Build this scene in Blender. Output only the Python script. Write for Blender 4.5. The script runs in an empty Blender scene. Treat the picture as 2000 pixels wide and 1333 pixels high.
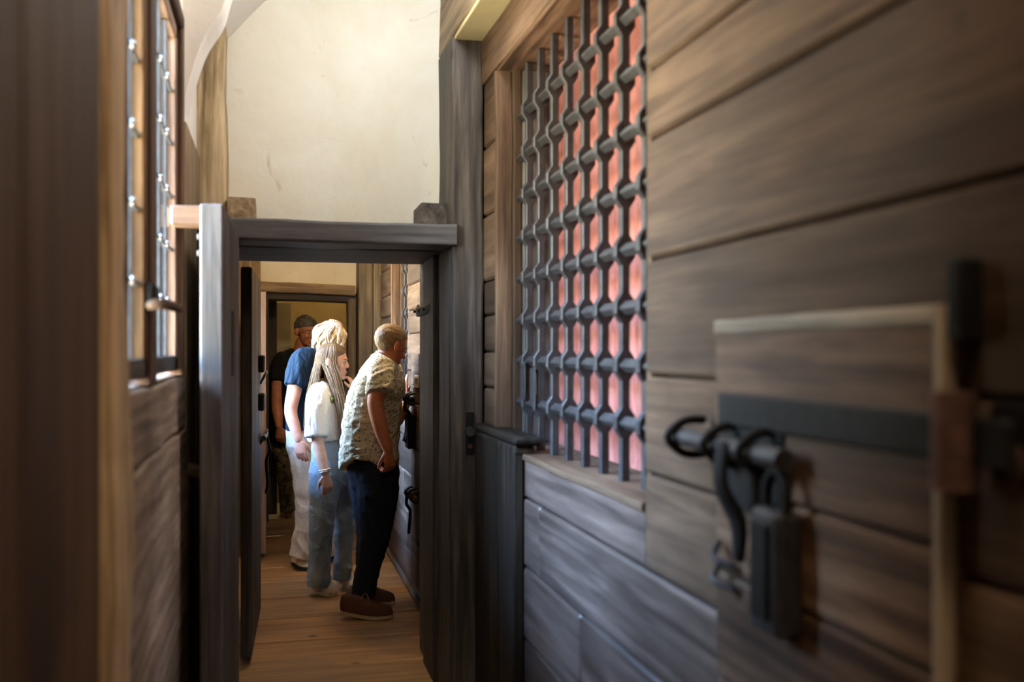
import bpy, bmesh, math, random
from mathutils import Vector, Matrix, noise

random.seed(7)
scene = bpy.context.scene
COL = scene.collection

# ------------------------------------------------------------------ camera
F_PX = 1944.0                       # 35 mm lens on a 36 mm sensor, 2000 px wide
YAW = math.atan(470.0 / F_PX)
CY, SY = math.cos(YAW), math.sin(YAW)
EYE = 1.45
cam_d = bpy.data.cameras.new('camera')
cam_d.lens = 35.0
cam_d.sensor_width = 36.0
cam_d.shift_y = 16.5 / 2000.0
cam_d.clip_start = 0.02
cam_d.dof.use_dof = True
cam_d.dof.focus_distance = 5.8
cam_d.dof.aperture_fstop = 2.0
cam = bpy.data.objects.new('camera', cam_d)
COL.objects.link(cam)
cam.location = (0, 0, EYE)
cam.rotation_euler = (math.pi / 2, 0, -YAW)
scene.camera = cam

# ------------------------------------------------------------------ sky and exposure
scene.view_settings.view_transform = 'Standard'
scene.view_settings.look = 'None'
scene.view_settings.gamma = 1.0
scene.view_settings.use_curve_mapping = False
scene.view_settings.exposure = 0.0
scene.cycles.use_denoising = True
scene.cycles.max_bounces = 7
scene.cycles.diffuse_bounces = 4
scene.cycles.glossy_bounces = 3
scene.cycles.transparent_max_bounces = 12
scene.cycles.adaptive_threshold = 0.025
scene.cycles.sample_clamp_indirect = 6.0

SKY = 60.0
world = bpy.data.worlds.new('overcast_sky')
scene.world = world
world.use_nodes = True
wn = world.node_tree
wn.nodes.clear()
_o = wn.nodes.new('ShaderNodeOutputWorld')
_b = wn.nodes.new('ShaderNodeBackground')
# clear sky: deep blue overhead, pale and warm at the horizon, sunlit warm ground below
_t = wn.nodes.new('ShaderNodeTexCoord')
_s = wn.nodes.new('ShaderNodeSeparateXYZ')
_r = wn.nodes.new('ShaderNodeValToRGB')
_e = _r.color_ramp.elements
_e[0].position = 0.0
_e[0].color = (0.80, 0.66, 0.46, 1)
_e[1].position = 0.05
_e[1].color = (1.00, 0.92, 0.76, 1)
for _p, _c in ((0.22, (0.88, 0.88, 0.80)), (0.5, (0.95, 1.42, 2.25)), (1.0, (1.05, 2.15, 4.4))):
    _x = _e.new(_p)
    _x.color = (*_c, 1)
wn.links.new(_t.outputs['Generated'], _s.inputs[0])
wn.links.new(_s.outputs['Z'], _r.inputs[0])
wn.links.new(_r.outputs[0], _b.inputs['Color'])
_b.inputs['Strength'].default_value = SKY
wn.links.new(_b.outputs[0], _o.inputs[0])


def area_light(name, loc, rot, sx, sy, power=0, color=(1, 1, 1), portal=False):
    d = bpy.data.lights.new(name, 'AREA')
    d.shape = 'RECTANGLE'
    d.size, d.size_y = sx, sy
    d.energy = power
    d.color = color
    if portal:
        d.cycles.is_portal = True
    o = bpy.data.objects.new(name, d)
    COL.objects.link(o)
    o.location = loc
    o.rotation_euler = rot
    return o


# window openings in the left wall let the sky in; portals only guide the sampling
area_light('window_portal', (-0.46, 2.72, 1.95), (0, -math.pi / 2, 0), 1.3, 1.6, portal=True)
area_light('window_portal', (-0.46, 6.28, 1.80), (0, -math.pi / 2, 0), 1.35, 1.4, portal=True)


def point_light(name, loc, power, color, radius=0.08):
    d = bpy.data.lights.new(name, 'POINT')
    d.energy = power
    d.color = color
    d.shadow_soft_size = radius
    o = bpy.data.objects.new(name, d)
    COL.objects.link(o)
    o.location = loc
    return o


WARM = (1.0, 0.70, 0.36)
point_light('fill_light_far', (0.75, 9.0, 2.70), 16, WARM)  # added unseen fill without a fixture, warms the room beyond the doorway
point_light('fill_light_middle', (0.50, 5.8, 2.50), 44, WARM)  # added warm fill, no fixture there, lifts the floor and visitors
point_light('fill_light_portal', (0.54, 3.25, 2.92), 27, (0.94, 0.98, 1.0), 0.12)  # added neutral fill that whitens the plaster above the portal
point_light('fill_light_near', (0.25, 0.35, 2.90), 30, (1.0, 0.76, 0.50), 0.12)  # added fill at the viewer's end, brightens the post and near boards

# ------------------------------------------------------------------ pixel helpers (authoring only: a pixel and a depth give a point)
def J(px, py, z):
    u, v = (px - 1000.0) / F_PX, (683.0 - py) / F_PX
    return Vector((z * (CY * u + SY), z * (CY - SY * u), EYE + z * v))


def yz_on(px, py, X):
    """Point on the plane x = X seen at a pixel."""
    s = (px - 530.0) * CY / X
    z = F_PX / s
    return (z - X * SY) / CY, EYE + (683.0 - py) / s


# ------------------------------------------------------------------ materials
def new_mat(name):
    m = bpy.data.materials.new(name)
    m.use_nodes = True
    nt = m.node_tree
    nt.nodes.clear()
    out = nt.nodes.new('ShaderNodeOutputMaterial')
    b = nt.nodes.new('ShaderNodeBsdfPrincipled')
    nt.links.new(b.outputs[0], out.inputs[0])
    return m, nt, b


def ramp(nt, stops):
    r = nt.nodes.new('ShaderNodeValToRGB')
    el = r.color_ramp.elements
    while len(el) < len(stops):
        el.new(0.5)
    for e, (p, c) in zip(el, stops):
        e.position = p
        e.color = (*c, 1) if len(c) == 3 else c
    return r


def obj_coords(nt, scale, rnd=True):
    tc = nt.nodes.new('ShaderNodeTexCoord')
    mp = nt.nodes.new('ShaderNodeMapping')
    mp.inputs['Scale'].default_value = scale
    nt.links.new(tc.outputs['Object'], mp.inputs['Vector'])
    if not rnd:
        return mp.outputs[0], None
    oi = nt.nodes.new('ShaderNodeObjectInfo')
    ml = nt.nodes.new('ShaderNodeMath')
    ml.operation = 'MULTIPLY'
    ml.inputs[1].default_value = 37.0
    nt.links.new(oi.outputs['Random'], ml.inputs[0])
    ad = nt.nodes.new('ShaderNodeVectorMath')
    ad.operation = 'ADD'
    nt.links.new(mp.outputs[0], ad.inputs[0])
    nt.links.new(ml.outputs[0], ad.inputs[1])
    return ad.outputs[0], oi.outputs['Random']


def tex_noise(nt, vec, scale, detail=5, rough=0.6, dist=0.0):
    n = nt.nodes.new('ShaderNodeTexNoise')
    n.inputs['Scale'].default_value = scale
    n.inputs['Detail'].default_value = detail
    n.inputs['Roughness'].default_value = rough
    n.inputs['Distortion'].default_value = dist
    nt.links.new(vec, n.inputs['Vector'])
    return n.outputs['Fac']


def mix_col(nt, fac, a, b, mode='MIX'):
    m = nt.nodes.new('ShaderNodeMix')
    m.data_type = 'RGBA'
    m.blend_type = mode
    for sock, v in ((m.inputs['Factor'], fac), (m.inputs['A'], a), (m.inputs['B'], b)):
        pass
    ins = [i for i in m.inputs if i.enabled]
    for sock, v in zip(ins, (fac, a, b)):
        if hasattr(v, 'is_output'):
            nt.links.new(v, sock)
        elif isinstance(v, (int, float)):
            sock.default_value = v
        else:
            sock.default_value = (*v, 1)
    return [o for o in m.outputs if o.enabled][0]


def add_bump(nt, b, height, strength, dist=0.01):
    bp = nt.nodes.new('ShaderNodeBump')
    bp.inputs['Strength'].default_value = strength
    bp.inputs['Distance'].default_value = dist
    nt.links.new(height, bp.inputs['Height'])
    nt.links.new(bp.outputs[0], b.inputs['Normal'])


def wood(name, dark, mid, light, axis, rough=(0.38, 0.62), fine=1.0, bump=0.35, var=0.35, spec=0.5):
    m, nt, b = new_mat(name)
    sc = [30.0 * fine] * 3
    sc['xyz'.index(axis)] = 1.5 * fine
    v, rnd = obj_coords(nt, sc)
    n1 = tex_noise(nt, v, 1.0, 7, 0.65, 0.35)
    r1 = ramp(nt, [(0.32, dark), (0.5, mid), (0.68, light)])
    nt.links.new(n1, r1.inputs[0])
    sc2 = [3.2] * 3
    sc2['xyz'.index(axis)] = 1.4
    v2, _ = obj_coords(nt, sc2)
    n2 = tex_noise(nt, v2, 1.0, 4, 0.6)
    r2 = ramp(nt, [(0.3, (0.45, 0.42, 0.40)), (0.62, (1.12, 1.08, 1.05))])
    nt.links.new(n2, r2.inputs[0])
    c = mix_col(nt, 0.85, r1.outputs[0], r2.outputs[0], 'MULTIPLY')
    # per-piece tone
    rr = ramp(nt, [(0.0, (1 - var, 1 - var, 1 - var)), (1.0, (1 + var * 0.6, 1 + var * 0.55, 1 + var * 0.5))])
    nt.links.new(rnd, rr.inputs[0])
    c = mix_col(nt, 1.0, c, rr.outputs[0], 'MULTIPLY')
    # knots
    vk, _ = obj_coords(nt, (3.0, 3.0, 3.0))
    vo = nt.nodes.new('ShaderNodeTexVoronoi')
    vo.inputs['Scale'].default_value = 1.0
    nt.links.new(vk, vo.inputs['Vector'])
    rk = ramp(nt, [(0.03, (0.16, 0.14, 0.12)), (0.10, (1, 1, 1))])
    nt.links.new(vo.outputs['Distance'], rk.inputs[0])
    c = mix_col(nt, 0.8, c, rk.outputs[0], 'MULTIPLY')
    nt.links.new(c, b.inputs['Base Color'])
    mr = nt.nodes.new('ShaderNodeMapRange')
    mr.inputs['To Min'].default_value = rough[0]
    mr.inputs['To Max'].default_value = rough[1]
    nt.links.new(n2, mr.inputs[0])
    nt.links.new(mr.outputs[0], b.inputs['Roughness'])
    b.inputs['Specular IOR Level'].default_value = spec
    add_bump(nt, b, n1, bump, 0.006)
    return m


def iron(name, col=(0.028, 0.026, 0.027), rough=0.5):
    m, nt, b = new_mat(name)
    v, _ = obj_coords(nt, (1, 1, 1))
    n = tex_noise(nt, v, 26, 5, 0.65)
    r = ramp(nt, [(0.3, tuple(c * 0.6 for c in col)), (0.7, tuple(min(1, c * 1.7) for c in col))])
    nt.links.new(n, r.inputs[0])
    nt.links.new(r.outputs[0], b.inputs['Base Color'])
    b.inputs['Metallic'].default_value = 0.35
    b.inputs['Roughness'].default_value = rough
    add_bump(nt, b, n, 0.25, 0.004)
    return m


def plaster(name, a, bcol, stain, scale=1.6, bump=0.3):
    m, nt, b = new_mat(name)
    v, _ = obj_coords(nt, (1, 1, 1), False)
    n = tex_noise(nt, v, scale, 6, 0.6, 0.4)
    r = ramp(nt, [(0.3, a), (0.65, bcol)])
    nt.links.new(n, r.inputs[0])
    n2 = tex_noise(nt, v, 7.5, 3, 0.5, 1.2)
    r2 = ramp(nt, [(0.22, stain), (0.33, (1, 1, 1))])
    nt.links.new(n2, r2.inputs[0])
    c = mix_col(nt, 0.5, r.outputs[0], r2.outputs[0], 'MULTIPLY')
    nt.links.new(c, b.inputs['Base Color'])
    b.inputs['Roughness'].default_value = 0.9
    n3 = tex_noise(nt, v, 24, 5, 0.7)
    add_bump(nt, b, n3, bump, 0.008)
    return m


def flat(name, col, rough=0.6, metallic=0.0, nscale=20, namt=0.25, bump=0.0, sss=0.0):
    m, nt, b = new_mat(name)
    v, _ = obj_coords(nt, (1, 1, 1), False)
    n = tex_noise(nt, v, nscale, 4, 0.6)
    r = ramp(nt, [(0.25, tuple(c * (1 - namt) for c in col)), (0.75, tuple(min(1, c * (1 + namt)) for c in col))])
    nt.links.new(n, r.inputs[0])
    nt.links.new(r.outputs[0], b.inputs['Base Color'])
    b.inputs['Roughness'].default_value = rough
    b.inputs['Metallic'].default_value = metallic
    if sss:
        b.inputs['Subsurface Weight'].default_value = sss
        b.inputs['Subsurface Radius'].default_value = (0.012, 0.005, 0.003)
    if bump:
        add_bump(nt, b, n, bump, 0.006)
    return m


def skin_mat(name, col, blotch):
    m, nt, b = new_mat(name)
    v, _ = obj_coords(nt, (1, 1, 1), False)
    n = tex_noise(nt, v, 22, 5, 0.6)
    r = ramp(nt, [(0.3, blotch), (0.65, col)])
    nt.links.new(n, r.inputs[0])
    nt.links.new(r.outputs[0], b.inputs['Base Color'])
    b.inputs['Roughness'].default_value = 0.55
    b.inputs['Subsurface Weight'].default_value = 0.12
    b.inputs['Subsurface Radius'].default_value = (0.010, 0.004, 0.002)
    n2 = tex_noise(nt, v, 90, 3, 0.6)
    add_bump(nt, b, n2, 0.15, 0.003)
    return m


WALL_D, WALL_M, WALL_L = (0.047, 0.028, 0.0170), (0.080, 0.050, 0.0310), (0.122, 0.080, 0.051)
M = {}
for ax in 'xyz':
    M['wall' + ax] = wood('weathered_wall_wood_' + ax, WALL_D, WALL_M, WALL_L, ax, rough=(0.6, 0.85), bump=0.15, spec=0.12)
    M['polished' + ax] = wood('hand_polished_wall_wood_' + ax, (0.034, 0.022, 0.017), (0.085, 0.058, 0.046), (0.16, 0.115, 0.092), ax, rough=(0.34, 0.6), bump=0.2, spec=0.55)
    M['dark' + ax] = wood('dark_timber_' + ax, (0.023, 0.019, 0.017), (0.064, 0.054, 0.048), (0.125, 0.108, 0.096), ax, rough=(0.5, 0.75), spec=0.25)
    M['old' + ax] = wood('old_ochre_timber_' + ax, (0.10, 0.065, 0.032), (0.22, 0.15, 0.08), (0.40, 0.30, 0.17), ax, rough=(0.5, 0.75), bump=0.5)
    M['floor' + ax] = wood('floor_board_wood_' + ax, (0.18, 0.095, 0.036), (0.27, 0.15, 0.057), (0.35, 0.205, 0.085), ax, rough=(0.42, 0.62), var=0.25)
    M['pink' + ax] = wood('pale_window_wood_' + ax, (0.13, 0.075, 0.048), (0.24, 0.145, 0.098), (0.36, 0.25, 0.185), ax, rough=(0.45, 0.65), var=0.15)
    M['cell' + ax] = wood('cell_door_wood_' + ax, (0.040, 0.023, 0.014), (0.105, 0.062, 0.038), (0.185, 0.12, 0.077), ax, rough=(0.6, 0.8), spec=0.2)
for ax in 'xyz':
    M['limed' + ax] = wood('lit_ochre_timber_' + ax, (0.16, 0.105, 0.05), (0.48, 0.36, 0.20), (0.78, 0.64, 0.41), ax, rough=(0.6, 0.8), bump=0.6, spec=0.2)  # old ochre timber made brighter, painting in bounce light the posts lack
    M['slate' + ax] = wood('slate_grey_wood_' + ax, (0.055, 0.050, 0.050), (0.115, 0.108, 0.110), (0.18, 0.172, 0.176), ax, rough=(0.45, 0.7), spec=0.4)
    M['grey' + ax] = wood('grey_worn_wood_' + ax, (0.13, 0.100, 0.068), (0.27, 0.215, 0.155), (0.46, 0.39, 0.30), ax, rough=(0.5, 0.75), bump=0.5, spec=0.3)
    M['sooty' + ax] = wood('near_black_wood_' + ax, (0.008, 0.006, 0.0045), (0.020, 0.015, 0.011), (0.042, 0.032, 0.024), ax, rough=(0.6, 0.8), spec=0.10)  # even near-black base colour, for the low hatch door
    M['umber' + ax] = wood('umber_board_wood_' + ax, (0.055, 0.029, 0.012), (0.13, 0.072, 0.032), (0.21, 0.125, 0.06), ax, rough=(0.6, 0.8), spec=0.15)
M['iron'] = iron('wrought_iron')
M['iron_black'] = iron('black_iron', (0.006, 0.0055, 0.0055), 0.7)
for _n in M['iron_black'].node_tree.nodes:
    if _n.type == 'BSDF_PRINCIPLED':
        _n.inputs['Metallic'].default_value = 0.0
        _n.inputs['Specular IOR Level'].default_value = 0.18
M['rust'] = iron('rusty_iron', (0.075, 0.036, 0.026), 0.7)
M['plaster'] = plaster('lime_plaster', (0.76, 0.70, 0.55), (0.88, 0.86, 0.76), (0.55, 0.42, 0.26))
M['plaster_white'] = plaster('white_plaster', (0.70, 0.64, 0.56), (0.84, 0.80, 0.74), (0.7, 0.6, 0.5))
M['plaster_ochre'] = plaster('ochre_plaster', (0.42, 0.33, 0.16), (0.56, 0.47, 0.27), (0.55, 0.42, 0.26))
M['stone'] = plaster('grey_stone', (0.38, 0.35, 0.27), (0.52, 0.49, 0.40), (0.6, 0.55, 0.45), 3)
M['lead'] = flat('lead_came', (0.16, 0.17, 0.19), 0.42, 0.6, 30, 0.3)
M['solder'] = flat('solder_dot', (0.62, 0.66, 0.72), 0.3, 0.8, 30, 0.2)

# red rough wall of the cell
m, nt, b = new_mat('red_painted_boards')
v, rnd = obj_coords(nt, (1, 1, 0.35))
n = tex_noise(nt, v, 38, 6, 0.75, 0.6)
r = ramp(nt, [(0.30, (0.05, 0.014, 0.012)), (0.40, (0.26, 0.076, 0.060)), (0.7, (0.43, 0.165, 0.135))])
nt.links.new(n, r.inputs[0])
nt.links.new(r.outputs[0], b.inputs['Base Color'])
b.inputs['Roughness'].default_value = 0.55
add_bump(nt, b, n, 0.5, 0.006)
M['red'] = m

# old window glass: clear with a mirror-like grazing sheen
m = bpy.data.materials.new('old_window_glass')
m.use_nodes = True
nt = m.node_tree
nt.nodes.clear()
out = nt.nodes.new('ShaderNodeOutputMaterial')
tr = nt.nodes.new('ShaderNodeBsdfTransparent')
tr.inputs[0].default_value = (0.90, 0.95, 0.96, 1)
gl = nt.nodes.new('ShaderNodeBsdfGlossy')
gl.inputs['Roughness'].default_value = 0.08
fr = nt.nodes.new('ShaderNodeFresnel')
fr.inputs['IOR'].default_value = 1.35
mx = nt.nodes.new('ShaderNodeMixShader')
v, _ = obj_coords(nt, (1, 1, 1))
n = tex_noise(nt, v, 14, 3, 0.5)
bp = nt.nodes.new('ShaderNodeBump')
bp.inputs['Strength'].default_value = 0.25
nt.links.new(n, bp.inputs['Height'])
nt.links.new(bp.outputs[0], gl.inputs['Normal'])
nt.links.new(fr.outputs[0], mx.inputs[0])
nt.links.new(tr.outputs[0], mx.inputs[1])
nt.links.new(gl.outputs[0], mx.inputs[2])
nt.links.new(mx.outputs[0], out.inputs[0])
M['glass'] = m


# ------------------------------------------------------------------ mesh helpers
def link(name, me, mat, parent=None, loc=(0, 0, 0), rot=None):
    o = bpy.data.objects.new(name, me)
    COL.objects.link(o)
    if mat is not None and not me.materials:
        me.materials.append(mat)
    o.location = loc
    if rot is not None:
        o.rotation_euler = rot
    if parent is not None:
        o.parent = parent
        o.matrix_parent_inverse = Matrix.Translation(-Vector(parent.location)) if parent.rotation_euler[:] == (0, 0, 0) else parent.matrix_basis.inverted()
    return o


def tag(o, label, cat=None, group=None, kind=None):
    o['label'] = label
    if cat:
        o['category'] = cat
    if group:
        o['group'] = group
    if kind:
        o['kind'] = kind
    return o


def empty(name, loc, label, cat, group=None, kind=None):
    o = bpy.data.objects.new(name, None)
    o.empty_display_size = 0.1
    COL.objects.link(o)
    o.location = loc
    return tag(o, label, cat, group, kind)


def bm_mesh(bm, name, smooth=False):
    bmesh.ops.recalc_face_normals(bm, faces=bm.faces)
    me = bpy.data.meshes.new(name)
    bm.to_mesh(me)
    bm.free()
    if smooth:
        for p in me.polygons:
            p.use_smooth = True
    return me


def box(name, x, y, z, mat, parent=None, bev=0.004, wob=0.0, seg=0, rot=None, smooth=False):
    """A squared piece between x, y, z ranges; bev rounds its edges, wob makes it uneven like hewn timber."""
    (x0, x1), (y0, y1), (z0, z1) = x, y, z
    c = Vector(((x0 + x1) / 2, (y0 + y1) / 2, (z0 + z1) / 2))
    d = Vector((abs(x1 - x0), abs(y1 - y0), abs(z1 - z0)))
    bm = bmesh.new()
    bmesh.ops.create_cube(bm, size=1.0)
    for vv in bm.verts:
        vv.co = Vector((vv.co.x * d.x, vv.co.y * d.y, vv.co.z * d.z))
    if wob:
        ax = max(range(3), key=lambda i: d[i])
        es = [e for e in bm.edges if abs((e.verts[0].co - e.verts[1].co)[ax]) > 0.5 * d[ax]]
        if bev:
            be = es
            r = bmesh.ops.bevel(bm, geom=be, offset=min(bev, 0.45 * min(d)), segments=2, affect='EDGES', profile=0.5)
        es = [e for e in bm.edges if abs((e.verts[0].co - e.verts[1].co)[ax]) > 0.5 * d[ax]]
        n = seg or max(4, int(d[ax] / 0.08))
        bmesh.ops.subdivide_edges(bm, edges=es, cuts=n, use_grid_fill=True)
        for vv in bm.verts:
            q = c + vv.co
            nv = noise.noise_vector(q * 3.1) * wob + noise.noise_vector(q * 11.0) * wob * 0.4
            nv[ax] *= 0.15
            vv.co += nv
    elif bev:
        bmesh.ops.bevel(bm, geom=list(bm.edges), offset=min(bev, 0.4 * min(d)), segments=1, affect='EDGES')
    return link(name, bm_mesh(bm, name, smooth), mat, parent, c, rot)


def cyl_geo(bm, p0, p1, r0, r1=None, n=12):
    r1 = r0 if r1 is None else r1
    p0, p1 = Vector(p0), Vector(p1)
    t = (p1 - p0).normalized()
    a = t.orthogonal().normalized()
    b_ = t.cross(a)
    rings = []
    for p, r in ((p0, r0), (p1, r1)):
        rings.append([bm.verts.new(p + (a * math.cos(2 * math.pi * k / n) + b_ * math.sin(2 * math.pi * k / n)) * r) for k in range(n)])
    for k in range(n):
        bm.faces.new((rings[0][k], rings[0][(k + 1) % n], rings[1][(k + 1) % n], rings[1][k]))
    bm.faces.new(rings[0][::-1])
    bm.faces.new(rings[1])


def catmull(pts, n):
    pts = [Vector(p) for p in pts]
    out = []
    m_ = len(pts)
    for i in range(m_ - 1):
        p0 = pts[max(0, i - 1)]
        p1, p2 = pts[i], pts[i + 1]
        p3 = pts[min(m_ - 1, i + 2)]
        for k in range(n):
            t = k / n
            out.append(0.5 * ((2 * p1) + (p2 - p0) * t + (2 * p0 - 5 * p1 + 4 * p2 - p3) * t * t + (3 * p1 - p0 - 3 * p2 + p3) * t ** 3))
    out.append(pts[-1])
    return out


def tube_geo(bm, pts, rads, ref=None, sides=16, sub=4, cap0='round', cap1='round'):
    """Closed tapering tube through pts; rads are r or (a, b) with a along ref, b across it."""
    m_ = len(pts)
    rr = [(r, r) if isinstance(r, (int, float)) else tuple(r) for r in rads]
    P = catmull(pts, sub) if m_ > 2 or sub > 1 else [Vector(p) for p in pts]
    if m_ > 1:
        R = [v2 for v2 in catmull([Vector((a, b_, 0)) for a, b_ in rr], sub)]
    P, R = P, R
    n = len(P)
    if ref is None:
        t0 = (P[-1] - P[0]).normalized()
        ref = t0.orthogonal()
    ref = Vector(ref)
    frames = []
    for i in range(n):
        t = (P[min(n - 1, i + 1)] - P[max(0, i - 1)]).normalized()
        a = ref - t * ref.dot(t)
        if a.length < 1e-4:
            a = t.orthogonal()
        a.normalize()
        frames.append((t, a, t.cross(a)))
        if ref is not None and len(pts) > 6:
            pass
    rings_spec = []
    if cap0 == 'round':
        t, a, b_ = frames[0]
        k = min(R[0].x, R[0].y)
        for f in (0.92, 0.6):
            rings_spec.append((P[0] - t * k * f, frames[0], R[0] * math.sqrt(1 - f * f)))
    for i in range(n):
        rings_spec.append((P[i], frames[i], R[i]))
    if cap1 == 'round':
        t, a, b_ = frames[-1]
        k = min(R[-1].x, R[-1].y)
        for f in (0.6, 0.92):
            rings_spec.append((P[-1] + t * k * f, frames[-1], R[-1] * math.sqrt(1 - f * f)))
    rings = []
    for p, (t, a, b_), r in rings_spec:
        rings.append([bm.verts.new(p + a * (r.x * math.cos(2 * math.pi * k / sides)) + b_ * (r.y * math.sin(2 * math.pi * k / sides))) for k in range(sides)])
    for i in range(len(rings) - 1):
        for k in range(sides):
            bm.faces.new((rings[i][k], rings[i][(k + 1) % sides], rings[i + 1][(k + 1) % sides], rings[i + 1][k]))
    bm.faces.new(rings[0][::-1])
    bm.faces.new(rings[-1])


def tube(name, pts, rads, mat, parent=None, **kw):
    bm = bmesh.new()
    tube_geo(bm, pts, rads, **kw)
    return link(name, bm_mesh(bm, name, True), mat, parent)


def ell_geo(bm, c, r, rot=None, u=20, v=14):
    res = bmesh.ops.create_uvsphere(bm, u_segments=u, v_segments=v, radius=1.0)
    R = rot.to_3x3() if rot is not None else Matrix.Identity(3)
    for vv in res['verts']:
        vv.co = Vector(c) + R @ Vector((vv.co.x * r[0], vv.co.y * r[1], vv.co.z * r[2]))


def cyl(name, p0, p1, r, mat, parent=None, n=12, r1=None):
    bm = bmesh.new()
    cyl_geo(bm, p0, p1, r, r1, n)
    bmesh.ops.bevel(bm, geom=[e for e in bm.edges if len(e.link_faces) == 2 and e.calc_face_angle(0) > 1.2], offset=r * 0.2, segments=1, affect='EDGES')
    return link(name, bm_mesh(bm, name), mat, parent)

# ================================================================== THE PLACE
XR = 0.826          # face of the planked cell wall on the right
XL = -0.27          # face of the outer wall on the left
W1 = (2.129, 3.663)  # near barred window along the wall
W2 = (6.17, 7.03)   # far barred window

# ------------------------------------------------------------------ floor
floor = box('floor', (-0.45, 0.95), (-2.6, 7.98), (-0.14, -0.045), M['darkx'], bev=0)
tag(floor, 'wide worn brown floorboards running across the corridor', 'floor', kind='structure')
y = -2.55
k = 0
edges = [4.19, 4.63, 5.07, 5.51, 5.95, 6.38, 6.80, 7.22, 7.62, 7.97]
ys = []
while y < 4.0:
    ys.append(y)
    y += random.uniform(0.41, 0.46)
ys[-1] = 3.76
ys += edges
for a, b_ in zip(ys[:-1], ys[1:]):
    box('plank', (-0.42, 0.93), (a + 0.006, b_ - 0.006), (-0.045, 0.0 + random.uniform(-0.004, 0.002)), M['floorx'], floor, bev=0.005)

landing = box('floor', (-0.6, 1.5), (8.02, 10.6), (-0.14, 0.095), M['stone'], bev=0)
tag(landing, 'pale grey stone floor beyond the far doorway', 'floor', kind='structure')
step = box('trim_1', (-0.12, 0.70), (7.94, 8.14), (0.0, 0.104), M['oldx'], None, bev=0.012, wob=0.006)
tag(step, 'worn wooden threshold step of the far doorway', 'step', kind='structure')

# ------------------------------------------------------------------ right wall: planks on a dark backing
wall_r = empty('wall_right', (XR, 2.0, 0), 'cell wall of wide weathered horizontal planks along the corridor', 'wall', kind='structure')
TH = 0.045


def wall_plank(y0, y1, z0, z1, mat=None, parent=wall_r, x=XR, proud=0.003):
    d = random.uniform(-proud, proud)
    return box('plank', (x + d, x + TH), (y0 + 0.002, y1 - 0.002), (z0 + 0.0025, z1 - 0.0025), mat or M['wally'], parent, bev=0.008)


# solid backing behind the planks (around the barred openings)
def backing(y0, y1, z0, z1, parent):
    box('backing', (XR + TH, XR + TH + 0.12), (y0, y1), (z0, z1), M['darky'], parent, bev=0)


backing(-2.6, W1[0], 0, 3.2, wall_r)
backing(W1[0], W1[1], 0, 1.085, wall_r)
backing(W1[0], W1[1], 2.505, 3.2, wall_r)
backing(W1[1], 4.8, 0, 3.2, wall_r)
rows = [0.0, 0.25, 0.48, 0.72, 0.95, 1.17, 1.39, 1.652, 1.924, 2.08, 2.36, 2.69]
cuts = [0.10, -0.30, 0.35, -0.1, 0.2, -0.25, 0.4, -0.2, 0.15, 0.0, 0.3]
for i in range(len(rows) - 1):
    z0, z1 = rows[i], rows[i + 1]
    if z1 <= 0.96:                       # runs on below the barred window
        cut = [2.95, 2.36, 2.62, 3.05][i]
        wall_plank(-2.6, 0.4 + cuts[i], z0, z1, M['polishedy'])
        wall_plank(0.4 + cuts[i], cut, z0, z1, M['polishedy'])
        wall_plank(cut, 3.68, z0, z1, M['polishedy'])
    else:
        wall_plank(-2.6, 0.2 + cuts[i], z0, z1)
        wall_plank(0.2 + cuts[i], W1[0], z0, z1)
wall_plank(W1[0], 3.68, 0.95, 1.088, M['polishedy'])
# thin slips beside the gap under the window and the narrow strip beyond it
for z0, z1 in ((0.0, 0.33), (0.33, 0.66), (0.66, 1.02), (1.02, 1.30), (1.30, 1.44), (1.44, 1.585), (1.585, 1.72), (1.72, 1.98), (1.98, 2.25), (2.25, 2.51)):
    wall_plank(W1[1] + (0.0 if z0 > 1.0 else 0.02), 3.90, z0, z1, M['wallz'] if z0 < 1 else M['wally'])
# long head board above the barred window
box('plank', (XR - 0.006, XR + TH), (1.6, 3.92), (2.51, 2.688), M['wally'], wall_r, bev=0.006, wob=0.004)

plate = box('trim_2', (0.705, 0.90), (-2.6, 4.24), (2.70, 2.98), M['oldy'], None, bev=0.012, wob=0.010)
tag(plate, 'hewn wall plate beam above the cell wall', 'beam', kind='structure')
box('soffit', (0.712, 0.88), (-2.6, 4.20), (2.685, 2.703), M['plaster_ochre'], plate, bev=0.003, wob=0.004)


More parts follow.
